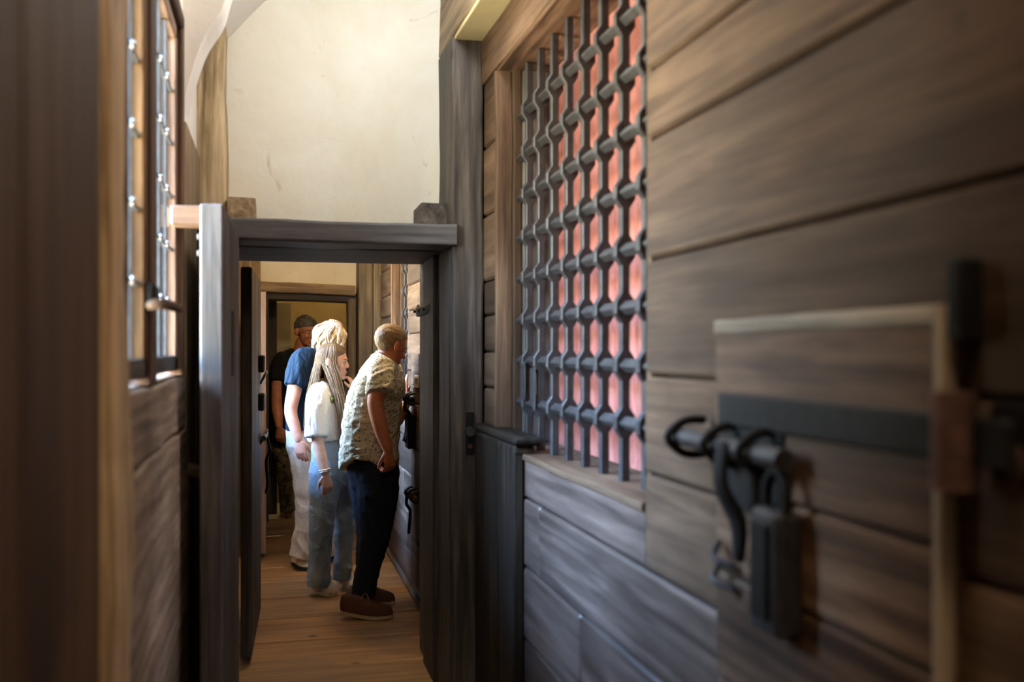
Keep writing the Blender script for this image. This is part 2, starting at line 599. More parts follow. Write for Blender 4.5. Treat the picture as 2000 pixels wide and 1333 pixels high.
# ------------------------------------------------------------------ barred windows
def barred_window(n, y0, y1, z0, z1, label, nv, ystart, step_y, zs, simple=False):
    w = empty('window_%d' % n, (XR, (y0 + y1) / 2, z0), label, 'window', kind='structure')
    # sill, head and jambs lining the opening
    box('sill', (XR - 0.008, 1.06), (y0 - 0.0, y1 + 0.0), (z0 - 0.022, z0), M['wally'], w, bev=0.006, wob=0.004)
    box('head', (XR + 0.002, 1.06), (y0, y1), (z1, z1 + 0.03), M['celly'], w, bev=0.004)
    box('jamb', (XR - 0.004, 0.885), (y1 - 0.012, y1 + 0.02), (z0, z1), M['cellz'], w, bev=0.005, wob=0.003)
    box('jamb', (0.885, 0.918), (y1 - 0.03, y1 + 0.02), (z0, z1), M['wallz'], w, bev=0.005, wob=0.003)
    box('jamb', (0.918, 1.06), (y1 - 0.05, y1 + 0.02), (z0, z1), M['darkz'], w, bev=0.005)
    box('jamb', (XR + 0.004, 1.06), (y0 - 0.03, y0 + 0.004), (z0, z1), M['wallz'], w, bev=0.004)
    # the red boards that close the opening from behind
    nb = max(3, int((y1 - y0) / 0.20))
    for i in range(nb):
        a = y0 + (y1 - y0) * i / nb
        b_ = y0 + (y1 - y0) * (i + 1) / nb
        box('board', (1.035 + random.uniform(-0.004, 0.004), 1.06), (a + 0.003, b_ - 0.003), (z0 - 0.01, z1 + 0.01), M['red'], w, bev=0.004)
    g = empty('iron_grille', (0.91, (y0 + y1) / 2, z0), '', 'grille')
    xg = 0.912
    # upright: a flat forged bar that swells into an eye at every crossing
    hw, bw = 0.0125, 0.0125

    def upright():
        bm = bmesh.new()
        prof = [(z0 - 0.004, hw)]
        for zc in zs:
            prof += [(zc - 0.040, hw), (zc - 0.016, hw + 0.016), (zc + 0.016, hw + 0.016), (zc + 0.040, hw)]
        prof.append((z1 - 0.005, hw))
        rings = []
        for z, h in prof:
            rings.append([bm.verts.new((sx * h, sy * bw, z)) for sx, sy in ((-1, -1), (1, -1), (1, 1), (-1, 1))])
        for a, c in zip(rings[:-1], rings[1:]):
            for q in range(4):
                bm.faces.new((a[q], a[(q + 1) % 4], c[(q + 1) % 4], c[q]))
        bm.faces.new(rings[0][::-1])
        bm.faces.new(rings[-1])
        bmesh.ops.recalc_face_normals(bm, faces=bm.faces)
        bmesh.ops.bevel(bm, geom=[e for e in bm.edges if e.calc_face_angle(0) > 1.0], offset=0.003, segments=1, affect='EDGES')
        return bm_mesh(bm, 'upright_bar')

    me = upright()
    for i in range(nv):
        link('upright_bar', me, M['iron'], g, (xg, ystart + i * step_y, 0))
    ya, yb = y0 - 0.03, y1 + 0.01
    bm = bmesh.new()
    r = 0.0205
    rg = []
    for yy in (ya, yb):
        rg.append([bm.verts.new((sx * r, yy - (ya + yb) / 2, sz * r)) for sx, sz in ((-1, 0), (0, -1), (1, 0), (0, 1))])
    for q in range(4):
        bm.faces.new((rg[0][q], rg[0][(q + 1) % 4], rg[1][(q + 1) % 4], rg[1][q]))
    bm.faces.new(rg[0]); bm.faces.new(rg[1])
    bmesh.ops.recalc_face_normals(bm, faces=bm.faces)
    bmesh.ops.bevel(bm, geom=[e for e in bm.edges if e.calc_face_angle(0) > 1.0], offset=0.004, segments=1, affect='EDGES')
    meh = bm_mesh(bm, 'cross_bar')
    for zc in zs:
        link('cross_bar', meh, M['iron'], g, (xg, (ya + yb) / 2, zc))
    return w, g


_, g1 = barred_window(1, W1[0], W1[1], 1.10, 2.50, 'recessed cell window with red boards close behind its iron bars', 8, 2.335, 0.168,
                      [1.255 + 0.1525 * i for i in range(8)])
g1['label'] = 'large forged iron grille of swollen uprights in the near cell window'
for yy, zz in ((3.50, 1.33), (3.36, 1.31)):
    box('iron_tab', (0.885, 0.889), (yy - 0.035, yy + 0.035), (zz - 0.06, zz + 0.075), M['iron'], g1, bev=0.001)
_, g2 = barred_window(2, W2[0], W2[1], 1.10, 2.45, 'narrow recessed cell window beyond the dark portal', 5, 6.27, 0.165,
                      [1.235 + 0.155 * i for i in range(8)])
g2['label'] = 'iron grille the grey-haired man peers through, beyond the portal'

# far stretch of the right wall
wall_r2 = empty('wall_right_far', (XR, 6.4, 0), 'planked cell wall beside the visitors, past the portal', 'wall', kind='structure')
backing(4.8, W2[0], 0, 3.2, wall_r2)
backing(W2[0], W2[1], 0, 1.085, wall_r2)
backing(W2[0], W2[1], 2.45, 3.2, wall_r2)
backing(W2[1], 8.3, 0, 3.2, wall_r2)
rows2 = [0.0, 0.20, 0.44, 0.68, 0.90, 1.10, 1.32, 1.545, 1.69, 1.845, 2.04, 2.28, 2.5, 2.8]
for i in range(len(rows2) - 1):
    z0, z1 = rows2[i], rows2[i + 1]
    if z1 <= 1.101:
        wall_plank(4.8, 6.0 + 0.2 * (i % 3), z0, z1, M['polishedy'], parent=wall_r2)
        wall_plank(6.0 + 0.2 * (i % 3), 7.78, z0, z1, M['polishedy'], parent=wall_r2)
    else:
        wall_plank(4.8, W2[0], z0, z1, parent=wall_r2, proud=0.006)
        if z1 < 2.7:
            wall_plank(W2[1], 7.78, z0, z1, parent=wall_r2)
wall_plank(W2[0], W2[1], 2.48, 2.8, parent=wall_r2)
board_r = box('baseboard_right', (XR - 0.030, XR), (4.85, 7.7), (0.0, 0.028), M['darky'], None, bev=0.008)
tag(board_r, 'low dark skirting timber along the foot of the far cell wall', 'baseboard', kind='structure')

# ------------------------------------------------------------------ near cell door with bolt and lock
XD = 0.796
cd = empty('door_1', (XR, 1.38, 0), 'low plank cell door with heavy iron bolt beside the near window', 'door', kind='structure')
D1 = (1.06, 1.70)
for z0, z1 in ((0.06, 0.34), (0.34, 0.62), (0.62, 0.85), (0.85, 1.045), (1.045, 1.205), (1.205, 1.503)):
    box('plank', (XD + random.uniform(-0.002, 0.002), XR + 0.01), (D1[0], D1[1]), (z0 + 0.002, z1 - 0.002), M['celly'], cd, bev=0.007)
box('lit_edge', (XD - 0.004, XD + 0.012), (D1[0] + 0.01, D1[1] - 0.004), (1.478, 1.505), M['greyy'], cd, bev=0.006, wob=0.002)  # pale strip puts the cream light on the door's top into colour
box('lit_edge', (XD - 0.004, XD + 0.02), (D1[0] - 0.006, D1[0] + 0.014), (0.06, 1.505), M['greyz'], cd, bev=0.006, wob=0.002)  # same painted light down the door's near edge
# broad dark hinge strap
box('hinge_strap', (XD - 0.012, XD + 0.002), (0.93, 1.665), (1.315, 1.372), M['iron_black'], cd, bev=0.004)
st = cyl('hinge_knuckle', (XD - 0.016, 1.015, 1.285), (XD - 0.016, 1.015, 1.40), 0.026, M['rust'], cd)
box('hinge_plate', (XR - 0.01, XR + 0.002), (0.72, 1.0), (1.30, 1.39), M['iron_black'], cd, bev=0.004)
for yy, zz in ((0.955, 1.32), (0.90, 1.335), (0.84, 1.31)):
    bm = bmesh.new()
    ell_geo(bm, (XR - 0.012, yy, zz), (0.012, 0.013, 0.022), u=12, v=8)
    link('nail_head', bm_mesh(bm, 'nail_head', True), M['rust'], cd)
box('hinge_pin', (XD - 0.006, XR), (1.02, 1.045), (1.46, 1.56), M['iron_black'], cd, bev=0.004)
# sliding bolt through staples, with its hasp and lock case
bolt = cyl('sliding_bolt', (XD - 0.032, 1.80, 1.283), (XD - 0.032, 1.385, 1.280), 0.0175, M['iron'], cd, n=14)
for yy in (1.775, 1.615, 1.48):
    pts = [(XD + 0.01, yy, 1.315), (XD - 0.03, yy, 1.312), (XD - 0.062, yy, 1.283), (XD - 0.03, yy, 1.252), (XD + 0.01, yy, 1.249)]
    tube('staple', pts, [0.0085] * 5, M['iron_black'], cd, sides=8)
box('bolt_plate', (XD - 0.006, XD + 0.001), (1.44, 1.66), (1.17, 1.335), M['iron_black'], cd, bev=0.002)
tube('hasp', [(XD - 0.05, 1.56, 1.285), (XD - 0.056, 1.555, 1.22), (XD - 0.03, 1.545, 1.16), (XD - 0.03, 1.54, 1.10)], [(0.010, 0.022), (0.010, 0.02), (0.012, 0.024), (0.010, 0.012)], M['iron_black'], cd, ref=(1, 0, 0), sides=10)
lk = box('lock_case', (XD - 0.050, XD - 0.002), (1.375, 1.47), (1.005, 1.20), M['iron'], cd, bev=0.010)
box('lock_cover', (XD - 0.058, XD - 0.050), (1.395, 1.45), (1.03, 1.18), M['iron_black'], lk, bev=0.003)
tube('shackle', [(XD - 0.026, 1.39, 1.19), (XD - 0.026, 1.39, 1.235), (XD - 0.026, 1.42, 1.262), (XD - 0.026, 1.45, 1.235), (XD - 0.026, 1.45, 1.19)], [0.009] * 5, M['iron_black'], lk, sides=8)
for zz in (1.10, 1.06):
    tube('chain_link', [(XD - 0.01, 1.66, zz), (XD - 0.03, 1.64, zz - 0.02), (XD - 0.01, 1.60, zz - 0.03)], [0.006] * 3, M['iron'], cd, sides=6)

# low hatch door under the near window, beside the portal
hd = empty('door_2', (XR, 3.5, 0), 'low dark hatch door under the far end of the near window', 'door', kind='structure')
for a, b_ in ((3.235, 3.46), (3.46, 3.66), (3.66, 3.885)):
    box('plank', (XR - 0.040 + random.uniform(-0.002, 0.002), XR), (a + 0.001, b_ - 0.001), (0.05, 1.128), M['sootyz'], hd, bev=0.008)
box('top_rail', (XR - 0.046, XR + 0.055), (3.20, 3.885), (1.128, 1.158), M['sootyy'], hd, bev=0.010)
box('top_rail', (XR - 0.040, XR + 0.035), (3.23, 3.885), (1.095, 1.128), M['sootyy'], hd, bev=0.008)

# far cell door by the visitors
fd = empty('door_3', (XR, 5.55, 0), 'plank cell door with iron bolt the visitor leans on past the portal', 'door', kind='structure')
for z0, z1 in ((0.08, 0.36), (0.36, 0.62), (0.62, 0.88), (0.88, 1.14), (1.14, 1.24), (1.24, 1.43)):
    box('plank', (XR - 0.025, XR + 0.01), (5.12, 5.84), (z0 + 0.002, z1 - 0.002), M['celly'], fd, bev=0.006)
cyl('sliding_bolt', (XR - 0.05, 5.93, 1.165), (XR - 0.05, 5.60, 1.165), 0.014, M['iron_black'], fd)
for yy in (5.90, 5.80, 5.68):
    tube('staple', [(XR - 0.01, yy, 1.195), (XR - 0.045, yy, 1.195), (XR - 0.078, yy, 1.165), (XR - 0.045, yy, 1.135), (XR - 0.01, yy, 1.135)], [0.008] * 5, M['iron'], fd, sides=8)
for dy in (0.0, 0.09):
    tube('hasp', [(XR - 0.07, 5.84 - dy, 1.165), (XR - 0.075, 5.83 - dy, 1.110), (XR - 0.05, 5.82 - dy, 1.080), (XR - 0.05, 5.80 - dy, 1.010), (XR - 0.075, 5.80 - dy, 0.920)], [0.009, 0.010, 0.011, 0.011, 0.008], M['iron_black'], fd, sides=8)
box('lock_case', (XR - 0.07, XR - 0.025), (5.66, 5.79), (0.880, 1.070), M['iron_black'], fd, bev=0.006)
cyl('sliding_bolt', (XR - 0.05, 5.80, 0.62), (XR - 0.05, 5.45, 0.62), 0.013, M['rust'], fd)
for yy in (5.77, 5.66, 5.55):
    tube('staple', [(XR - 0.01, yy, 0.648), (XR - 0.045, yy, 0.648), (XR - 0.072, yy, 0.62), (XR - 0.045, yy, 0.592), (XR - 0.01, yy, 0.592)], [0.008] * 5, M['iron'], fd, sides=8)
tube('hasp', [(XR - 0.065, 5.72, 0.62), (XR - 0.07, 5.71, 0.56), (XR - 0.05, 5.70, 0.52), (XR - 0.06, 5.69, 0.40)], [0.009] * 4, M['iron_black'], fd, sides=8)
lb = box('number_plate', (XR - 0.033, XR - 0.025), (5.50, 5.66), (1.235, 1.305), M['stone'], fd, bev=0.002)
for i in range(4):
    box('mark', (XR - 0.0345, XR - 0.033), (5.52 + i * 0.032, 5.532 + i * 0.032), (1.248 + 0.01 * (i % 2), 1.290), M['iron_black'], lb, bev=0)

# ------------------------------------------------------------------ portal: posts, lintel, lining
YP = 3.87
portal = empty('door_4', (0.27, 4.3, 0), 'deep dark timber portal across the corridor', 'doorway', kind='structure')
box('post', (0.70, XR), (3.90, 4.24), (0.0, 2.692), M['darkz'], portal, bev=0.010, wob=0.006)
box('lintel', (-0.17, 0.712), (YP, 4.12), (1.862, 1.945), M['slatex'], portal, bev=0.010, wob=0.005)
box('lintel', (-0.17, 0.72), (4.14, 4.80), (1.862, 1.97), M['darkx'], portal, bev=0.008)
box('post', (-0.30, -0.155), (3.88, 4.80), (0.0, 1.945), M['darkz'], portal, bev=0.008)
# lining boards on the inner side
for a, b_, d in ((3.94, 4.10, 0.0), (4.10, 4.28, 0.008), (4.28, 4.58, -0.012), (4.58, 4.80, 0.004)):
    box('lining_board', (0.695 + d, 0.75), (a + 0.002, b_ - 0.002), (0.0, 1.862), M['darkz'], portal, bev=0.006)
box('post', (0.75, XR + 0.02), (4.24, 4.80), (0.0, 1.97), M['darkz'], portal, bev=0.004)
tube('hinge_strap', [(0.690, 4.785, 1.640), (0.676, 4.72, 1.630), (0.676, 4.55, 1.628), (0.690, 4.34, 1.640)], [(0.006, 0.030), (0.006, 0.026), (0.006, 0.024), (0.006, 0.026)], M['iron_black'], portal, ref=(1, 0, 0), sides=10)
for yy in (4.74, 4.60, 4.45):
    cyl('nail_head', (0.672, yy, 1.632), (0.660, yy, 1.632), 0.007, M['iron'], portal, n=8)
latch = box('latch_plate', (0.752, 0.785), (3.888, 3.902), (1.03, 1.20), M['iron_black'], portal, bev=0.003)
cyl('latch_knob', (0.765, 3.90, 1.125), (0.765, 3.85, 1.125), 0.018, M['iron'], latch)
cyl('latch_knob', (0.768, 3.895, 1.065), (0.768, 3.878, 1.065), 0.009, M['rust'], latch)
box('threshold', (-0.16, 0.70), (3.90, 4.10), (-0.02, 0.012), M['darkx'], portal, bev=0.006)

# timber stubs let into the plaster above the lintel
for x0, x1, z1, lab in ((-0.168, -0.058, 2.042, 'dark brown timber stub above the portal lintel beside the tall timber'), (0.592, 0.698, 2.045, 'grey timber stub above the portal lintel against the tall post')):
    s_ = box('timber_stub', (x0, x1), (4.02, 4.26), (1.946, z1), M['oldy'] if x0 < 0 else M['darky'], None, bev=0.006, wob=0.006)
    tag(s_, lab, 'timber block')

wall_mid = box('wall_middle', (-0.45, 0.96), (4.236, 4.80), (1.95, 3.4), M['plaster'], None, bev=0)
tag(wall_mid, 'cream lime plaster wall above the dark portal', 'wall', kind='structure')

# tall timber at the left of the portal
tp = box('trim_3', (-0.36, -0.172), (4.05, 4.235), (0.0, 2.78), M['limedz'], None, bev=0.014, wob=0.010)
tag(tp, 'tall ochre timber post rising into the vault beside the portal', 'post', kind='structure')


# ------------------------------------------------------------------ door leaves of the passage
def leaf(n, hinge, ang, width, thick, z0, z1, mat, label):
    o = empty('door_%d' % n, hinge, label, 'door', kind='structure')
    o.rotation_euler = (0, 0, ang)
    # local: x along the width from the hinge, y thickness
    def lb(name, x, y, z, m_, par=o, bev=0.006, wob=0.0):
        ob = box(name, x, y, z, m_, None, bev=bev, wob=wob)
        ob.parent = par
        if par is not o:
            ob.matrix_parent_inverse = Matrix.Translation(-Vector(par.location))
        return ob
    nb = 3
    for i in range(nb):
        lb('plank', (width * i / nb + 0.001, width * (i + 1) / nb - 0.001), (-thick / 2, thick / 2), (z0, z1), mat)
    return o, lb


# near leaf, opened toward the viewer along the outer wall
d5, lb5 = leaf(5, (-0.150, 3.85, 0), math.radians(-90 - 1.8), 0.75, 0.066, 0.03, 1.885, M['darkz'], 'heavy dark door leaf standing open before the portal')
lb5('edge_strip', (0.745, 0.757), (-0.033, 0.033), (0.03, 1.885), M['slatez'])  # greyer, paler strip paints the window light on the leaf's end
lb5('slot', (0.30, 0.40), (0.030, 0.036), (1.36, 1.58), M['iron_black'], bev=0.002)
for zz in (1.79, 1.74):
    lb5('nail_head', (0.70, 0.72), (-0.045, -0.033), (zz - 0.01, zz + 0.01), M['iron'], bev=0.004)
# inner leaf, opened away with its locks showing
d6, lb6 = leaf(6, (-0.112, 4.73, 0), math.radians(90 - 2.0), 0.91, 0.05, 0.03, 1.83, M['darkz'], 'dark door leaf with ring and bolts standing open past the portal')
lc = lb6('lock_case', (0.60, 0.72), (-0.055, -0.025), (1.33, 1.42), M['iron_black'])
lb6('lock_case', (0.60, 0.72), (-0.055, -0.025), (1.13, 1.22), M['iron_black'])
for zz, rr in ((1.30, 0.032), (0.98, 0.036)):
    pts = [(0.80 + rr * math.cos(a), -0.045 - 0.5 * rr * math.sin(a), zz + rr * math.sin(a)) for a in [i * math.pi / 5 for i in range(11)]]
    bm = bmesh.new()
    tube_geo(bm, pts, [0.007] * 11, sides=8, ref=(0.3, 1, 0.2))
    ob = link('ring', bm_mesh(bm, 'ring', True), M['iron'])
    ob.parent = d6
bm = bmesh.new()
cyl_geo(bm, (0.62, -0.05, 0.985), (0.93, -0.05, 0.985), 0.015)
ob = link('sliding_bolt', bm_mesh(bm, 'sliding_bolt'), M['iron']); ob.parent = d6
bm = bmesh.new()
tube_geo(bm, [(0.84, -0.06, 0.98), (0.85, -0.075, 0.90), (0.88, -0.055, 0.84), (0.90, -0.06, 0.72), (0.92, -0.05, 0.66)], [0.008, 0.009, 0.009, 0.008, 0.006], sides=8)
ob = link('hasp', bm_mesh(bm, 'hasp', True), M['iron_black']); ob.parent = d6
# far leaf, window light painted as a pale strip on its edge
d7, lb7 = leaf(7, (-0.062, 7.93, 0), math.radians(-90 + 0.3), 0.81, 0.045, 0.03, 1.852, M['cellz'], 'door leaf with light painted pale along its edge before the far doorway')
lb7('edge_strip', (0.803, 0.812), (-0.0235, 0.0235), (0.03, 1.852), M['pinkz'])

# ------------------------------------------------------------------ outer wall on the left
wall_l = empty('wall_left', (XL, 2.5, 0), 'thick outer wall with the leaded window', 'wall', kind='structure')
V1 = (2.05, 3.37, 1.365, 2.52)      # near leaded window
V2 = (5.62, 6.95, 1.15, 2.45)       # window hidden behind the inner leaf
XO = -0.46


def lw(y0, y1, z0, z1, mat='plaster_white', x0=XO, x1=XL - 0.012):
    return box('masonry', (x0, x1), (y0, y1), (z0, z1), M[mat], wall_l, bev=0)


lw(-2.6, V1[0], 0, 3.4)
lw(V1[0], V1[1], 0, V1[2] - 0.01)
lw(V1[0], V1[1], V1[3], 3.4)
lw(V1[1], V2[0], 0, 3.4)
lw(V2[0], V2[1], 0, V2[2])
lw(V2[0], V2[1], V2[3], 3.4)
lw(V2[1], 8.3, 0, 3.4)
# grey planked panel under the near window
box('plank', (XL - 0.03, XL), (1.80, 3.36), (1.205, 1.362), M['greyy'], wall_l, bev=0.008, wob=0.006)
box('plank', (XL - 0.03, XL + 0.006), (1.80, 3.36), (0.62, 1.200), M['greyy'], wall_l, bev=0.008, wob=0.008)
box('plank', (XL - 0.03, XL + 0.004), (1.80, 3.36), (0.0, 0.615), M['greyy'], wall_l, bev=0.008, wob=0.006)
# vertical boards farther on
for a, b_ in ((3.42, 3.62), (3.62, 3.84), (3.84, 4.05)):
    box('plank', (XL - 0.02, XL), (a, b_ - 0.004), (0.0, 2.2), M['oldz'], wall_l, bev=0.006)
pg = cyl('peg', (XL, 3.50, 1.05), (XL + 0.09, 3.46, 1.02), 0.022, M['oldx'], wall_l)

post_l = box('trim_4', (-0.40, -0.256), (1.72, 2.005), (0.0, 3.0), M['limedz'], None, bev=0.04, wob=0.012)
tag(post_l, 'knotty ochre timber post beside the leaded window', 'post', kind='structure')

# dark boarded partition close by
part = empty('wall_partition', (-0.26, 1.0, 0), 'dark brown boarded partition close by, out of focus', 'wall', kind='structure')
for a, b_, d in ((0.10, 0.62, 0.0), (0.62, 1.065, 0.004), (1.075, 1.555, 0.0)):
    box('board', (-0.31, -0.241 + d), (a, b_), (0.0, 3.0), M['umberz'], part, bev=0.012)

# leaded window
w3 = empty('window_3', (-0.31, 2.7, V1[2]), 'tall leaded casement window glowing with daylight', 'window', kind='structure')
box('sill', (XO + 0.03, XL - 0.012), (V1[0], V1[1]), (V1[2] - 0.012, V1[2] + 0.004), M['wally'], w3, bev=0.004)
box('mullion', (-0.345, -0.266), (2.40, 2.525), (V1[2], V1[3]), M['cellz'], w3, bev=0.006)
box('frame', (-0.37, -0.312), (V1[0], V1[0] + 0.05), (V1[2], V1[3]), M['cellz'], w3, bev=0.005)
box('frame', (-0.37, -0.272), (V1[1] - 0.05, V1[1]), (V1[2], V1[3]), M['cellz'], w3, bev=0.005)
box('frame', (-0.37, -0.272), (V1[0], V1[1]), (V1[3] - 0.05, V1[3]), M['celly'], w3, bev=0.005)


def casement(y0, y1, z0, z1, x, cols, rws, parent, wd='pink'):
    c = empty('casement', (x, y0, z0), '', None)
    del c['label']
    c.parent = parent
    c.matrix_parent_inverse = Matrix.Translation(-Vector(parent.location))
    t, fw = 0.034, 0.045
    def cb(name, *a, **k):
        return box(name, *a, parent=c, **k)
    cb('stile', (x - t / 2, x + t / 2), (y0, y0 + fw), (z0, z1), M[wd + 'z'], bev=0.004)
    cb('stile', (x - t / 2, x + t / 2), (y1 - fw, y1), (z0, z1), M[wd + 'z'], bev=0.004)
    cb('rail', (x - t / 2, x + t / 2), (y0, y1), (z1 - fw, z1), M[wd + 'y'], bev=0.004)
    cb('rail', (x - t / 2, x + t / 2), (y0, y1), (z0, z0 + fw), M['darky'], bev=0.004)
    ga, gb, gz0, gz1 = y0 + fw, y1 - fw, z0 + fw, z1 - fw
    for i in range(cols):
        for j in range(rws):
            a, b_ = ga + (gb - ga) * i / cols, ga + (gb - ga) * (i + 1) / cols
            e, f = gz0 + (gz1 - gz0) * j / rws, gz0 + (gz1 - gz0) * (j + 1) / rws
            cb('pane', (x - 0.0015, x + 0.0015), (a, b_), (e, f), M['glass'], bev=0)
    for i in range(1, cols):
        a = ga + (gb - ga) * i / cols
        cb('lead_came', (x - 0.006, x + 0.006), (a - 0.005, a + 0.005), (gz0, gz1), M['lead'], bev=0.002)
    for j in range(1, rws):
        e = gz0 + (gz1 - gz0) * j / rws
        cb('lead_came', (x - 0.006, x + 0.006), (ga, gb), (e - 0.005, e + 0.005), M['lead'], bev=0.002)
        for i in range(1, cols):
            a = ga + (gb - ga) * i / cols
            bm = bmesh.new()
            ell_geo(bm, (x + 0.008, a, e), (0.006, 0.011, 0.011), u=10, v=6)
            link('solder_knot', bm_mesh(bm, 'solder_knot', True), M['solder'], c)
    return c


casement(2.06, 2.40, V1[2] + 0.02, V1[3] - 0.05, -0.292, 2, 6, w3, 'umber')
casement(2.52, 3.32, V1[2] + 0.02, V1[3] - 0.05, -0.306, 4, 6, w3)
han = tube('window_peg', [(-0.30, 2.40, 1.545), (-0.24, 2.36, 1.552), (-0.215, 2.50, 1.548)], [0.012, 0.013, 0.011], M['cellx'], w3, sides=10)
box('catch', (-0.285, -0.255), (2.36, 2.46), (1.555, 1.60), M['iron_black'], w3, bev=0.006)

blk = box('stop_block', (-0.30, -0.198), (3.20, 3.30), (1.832, 1.893), M['pinkx'], None, bev=0.006)
tag(blk, 'pale wooden stop block sticking out between window and open leaf', 'wood block')

# far window: same kind, seen by its light
w4 = empty('window_4', (-0.31, 6.28, V2[2]), 'leaded window hidden behind the open leaf, lighting the visitors', 'window', kind='structure')
casement(V2[0] + 0.02, 6.27, V2[2] + 0.02, V2[3] - 0.02, -0.36, 2, 5, w4)
casement(6.30, V2[1] - 0.02, V2[2] + 0.02, V2[3] - 0.02, -0.36, 2, 5, w4)

# ------------------------------------------------------------------ vault and ceiling
def sweep(name, prof, y0, y1, mat, out_pts, parent=None):
    """Solid whose inner face follows prof (x, z) between y0 and y1; out_pts close the section."""
    bm = bmesh.new()
    pr = [tuple(p)[:2] for p in catmull([Vector((a, c, 0)) for a, c in prof], 4)]
    ring = pr + out_pts
    A = [bm.verts.new((x, y0, z)) for x, z in ring]
    B = [bm.verts.new((x, y1, z)) for x, z in ring]
    n = len(ring)
    for i in range(n):
        bm.faces.new((A[i], A[(i + 1) % n], B[(i + 1) % n], B[i]))
    bm.faces.new(A)
    bm.faces.new(B[::-1])
    return link(name, bm_mesh(bm, name), mat, parent)


ceil1 = sweep('ceiling', [(-0.30, 2.53), (-0.26, 2.68), (-0.16, 2.84), (0.02, 2.98), (0.3, 3.06), (0.96, 3.08)], -2.6, 3.42, M['plaster_white'], [(0.96, 3.4), (-0.46, 3.4), (-0.46, 2.53)])
tag(ceil1, 'white plaster vault over the near window', 'ceiling', kind='structure')
rib = sweep('ceiling_rib', [(-0.300, 2.0), (-0.296, 2.12), (-0.285, 2.237), (-0.225, 2.454), (-0.162, 2.568), (-0.131, 2.675), (-0.08, 2.80), (0.05, 2.97), (0.3, 3.05), (0.96, 3.07)], 3.42, 3.62, M['plaster_white'], [(0.96, 3.4), (-0.46, 3.4), (-0.46, 2.0)])
tag(rib, 'pinkish white plaster arch springing beside the window', 'arch', kind='structure')
bay = sweep('ceiling_bay', [(-0.36, 2.42), (-0.29, 2.58), (-0.19, 2.70), (0.03, 2.94), (0.3, 3.1), (0.96, 3.14)], 3.62, 4.238, M['plaster_white'], [(0.96, 3.4), (-0.46, 3.4), (-0.46, 2.42)])
tag(bay, 'grey shaded plaster slope of the vault by the portal', 'ceiling', kind='structure')
ceil2 = box('ceiling_far', (-0.46, 1.0), (4.8, 8.3), (3.05, 3.2), M['plaster'], None, bev=0)
tag(ceil2, 'plaster ceiling past the portal', 'ceiling', kind='structure')
wall_b = box('wall_back', (-0.5, 1.0), (-2.7, -2.6), (0, 3.2), M['wallx'], None, bev=0)
tag(wall_b, 'plank end wall behind the viewer', 'wall', kind='structure')

# ------------------------------------------------------------------ far doorway and what lies beyond
fw_ = empty('door_8', (0.3, 8.0, 0), 'far doorway framed in hewn ochre beams', 'doorway', kind='structure')
bt = box('lintel', (-0.085, 0.645), (7.93, 8.16), (1.885, 1.965), M['oldx'], fw_, bev=0.010, wob=0.008)
bt.rotation_euler = (0, 0.030, 0)
bt2 = box('lintel', (-0.06, 0.655), (7.97, 8.16), (1.832, 1.893), M['darkx'], fw_, bev=0.008, wob=0.004)
bt2.rotation_euler = (0, 0.025, 0)
box('post', (0.59, 0.655), (7.96, 8.18), (0.0, 1.85), M['oldz'], fw_, bev=0.008, wob=0.005)
box('post', (0.662, 0.77), (7.80, 8.10), (0.0, 2.8), M['oldz'], fw_, bev=0.010, wob=0.006)
box('post', (0.772, 0.85), (7.78, 8.10), (0.0, 2.8), M['oldz'], fw_, bev=0.010, wob=0.006)
box('post', (-0.10, -0.02), (7.97, 8.16), (0.0, 1.86), M['darkz'], fw_, bev=0.008)
box('post', (-0.30, -0.082), (7.86, 8.10), (0.0, 2.8), M['oldz'], fw_, bev=0.010, wob=0.006)
wall_f = box('wall_far', (-0.46, 1.0), (8.06, 8.30), (1.90, 3.2), M['plaster'], None, bev=0)
tag(wall_f, 'cream plaster panel above the far doorway', 'wall', kind='structure')
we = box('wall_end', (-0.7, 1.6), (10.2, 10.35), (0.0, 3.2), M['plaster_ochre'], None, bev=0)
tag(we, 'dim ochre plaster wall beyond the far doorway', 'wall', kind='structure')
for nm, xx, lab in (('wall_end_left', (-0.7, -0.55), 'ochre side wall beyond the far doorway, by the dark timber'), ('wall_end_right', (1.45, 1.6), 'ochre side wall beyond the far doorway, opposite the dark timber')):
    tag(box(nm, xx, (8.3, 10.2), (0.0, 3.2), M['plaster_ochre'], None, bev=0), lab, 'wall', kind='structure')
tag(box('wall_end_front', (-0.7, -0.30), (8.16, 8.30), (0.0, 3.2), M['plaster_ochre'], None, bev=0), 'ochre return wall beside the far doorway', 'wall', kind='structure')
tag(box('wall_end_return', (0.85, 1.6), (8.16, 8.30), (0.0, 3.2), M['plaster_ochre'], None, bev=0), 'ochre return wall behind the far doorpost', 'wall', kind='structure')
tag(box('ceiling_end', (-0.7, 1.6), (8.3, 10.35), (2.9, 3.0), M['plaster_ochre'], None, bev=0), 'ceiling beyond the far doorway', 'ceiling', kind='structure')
dk = box('trim_5', (-0.10, 0.045), (8.40, 8.60), (0.095, 2.5), M['darkz'], None, bev=0.008)
tag(dk, 'almost black timber standing just inside the far doorway', 'post', kind='structure')
pier = empty('wall_pier', (0.13, 9.2, 0.095), 'light grey stone pier behind the man in black', 'pier', kind='structure')
for z0, z1 in ((0.095, 0.55), (0.55, 1.0), (1.0, 1.42), (1.42, 1.86)):
    box('stone', (0.03, 0.165), (9.0, 9.5), (z0 + 0.002, z1 - 0.002), M['stone'], pier, bev=0.012, wob=0.005)

# ================================================================== PEOPLE
RIGHT = Vector((CY, -SY, 0))        # across the picture
AWAY = Vector((SY, CY, 0))          # away from the viewer
UP = Vector((0, 0, 1))


def ground(px, py, h=0.0):
    z = F_PX * (EYE - h) / (py - 683.0)
    return J(px, py, z)


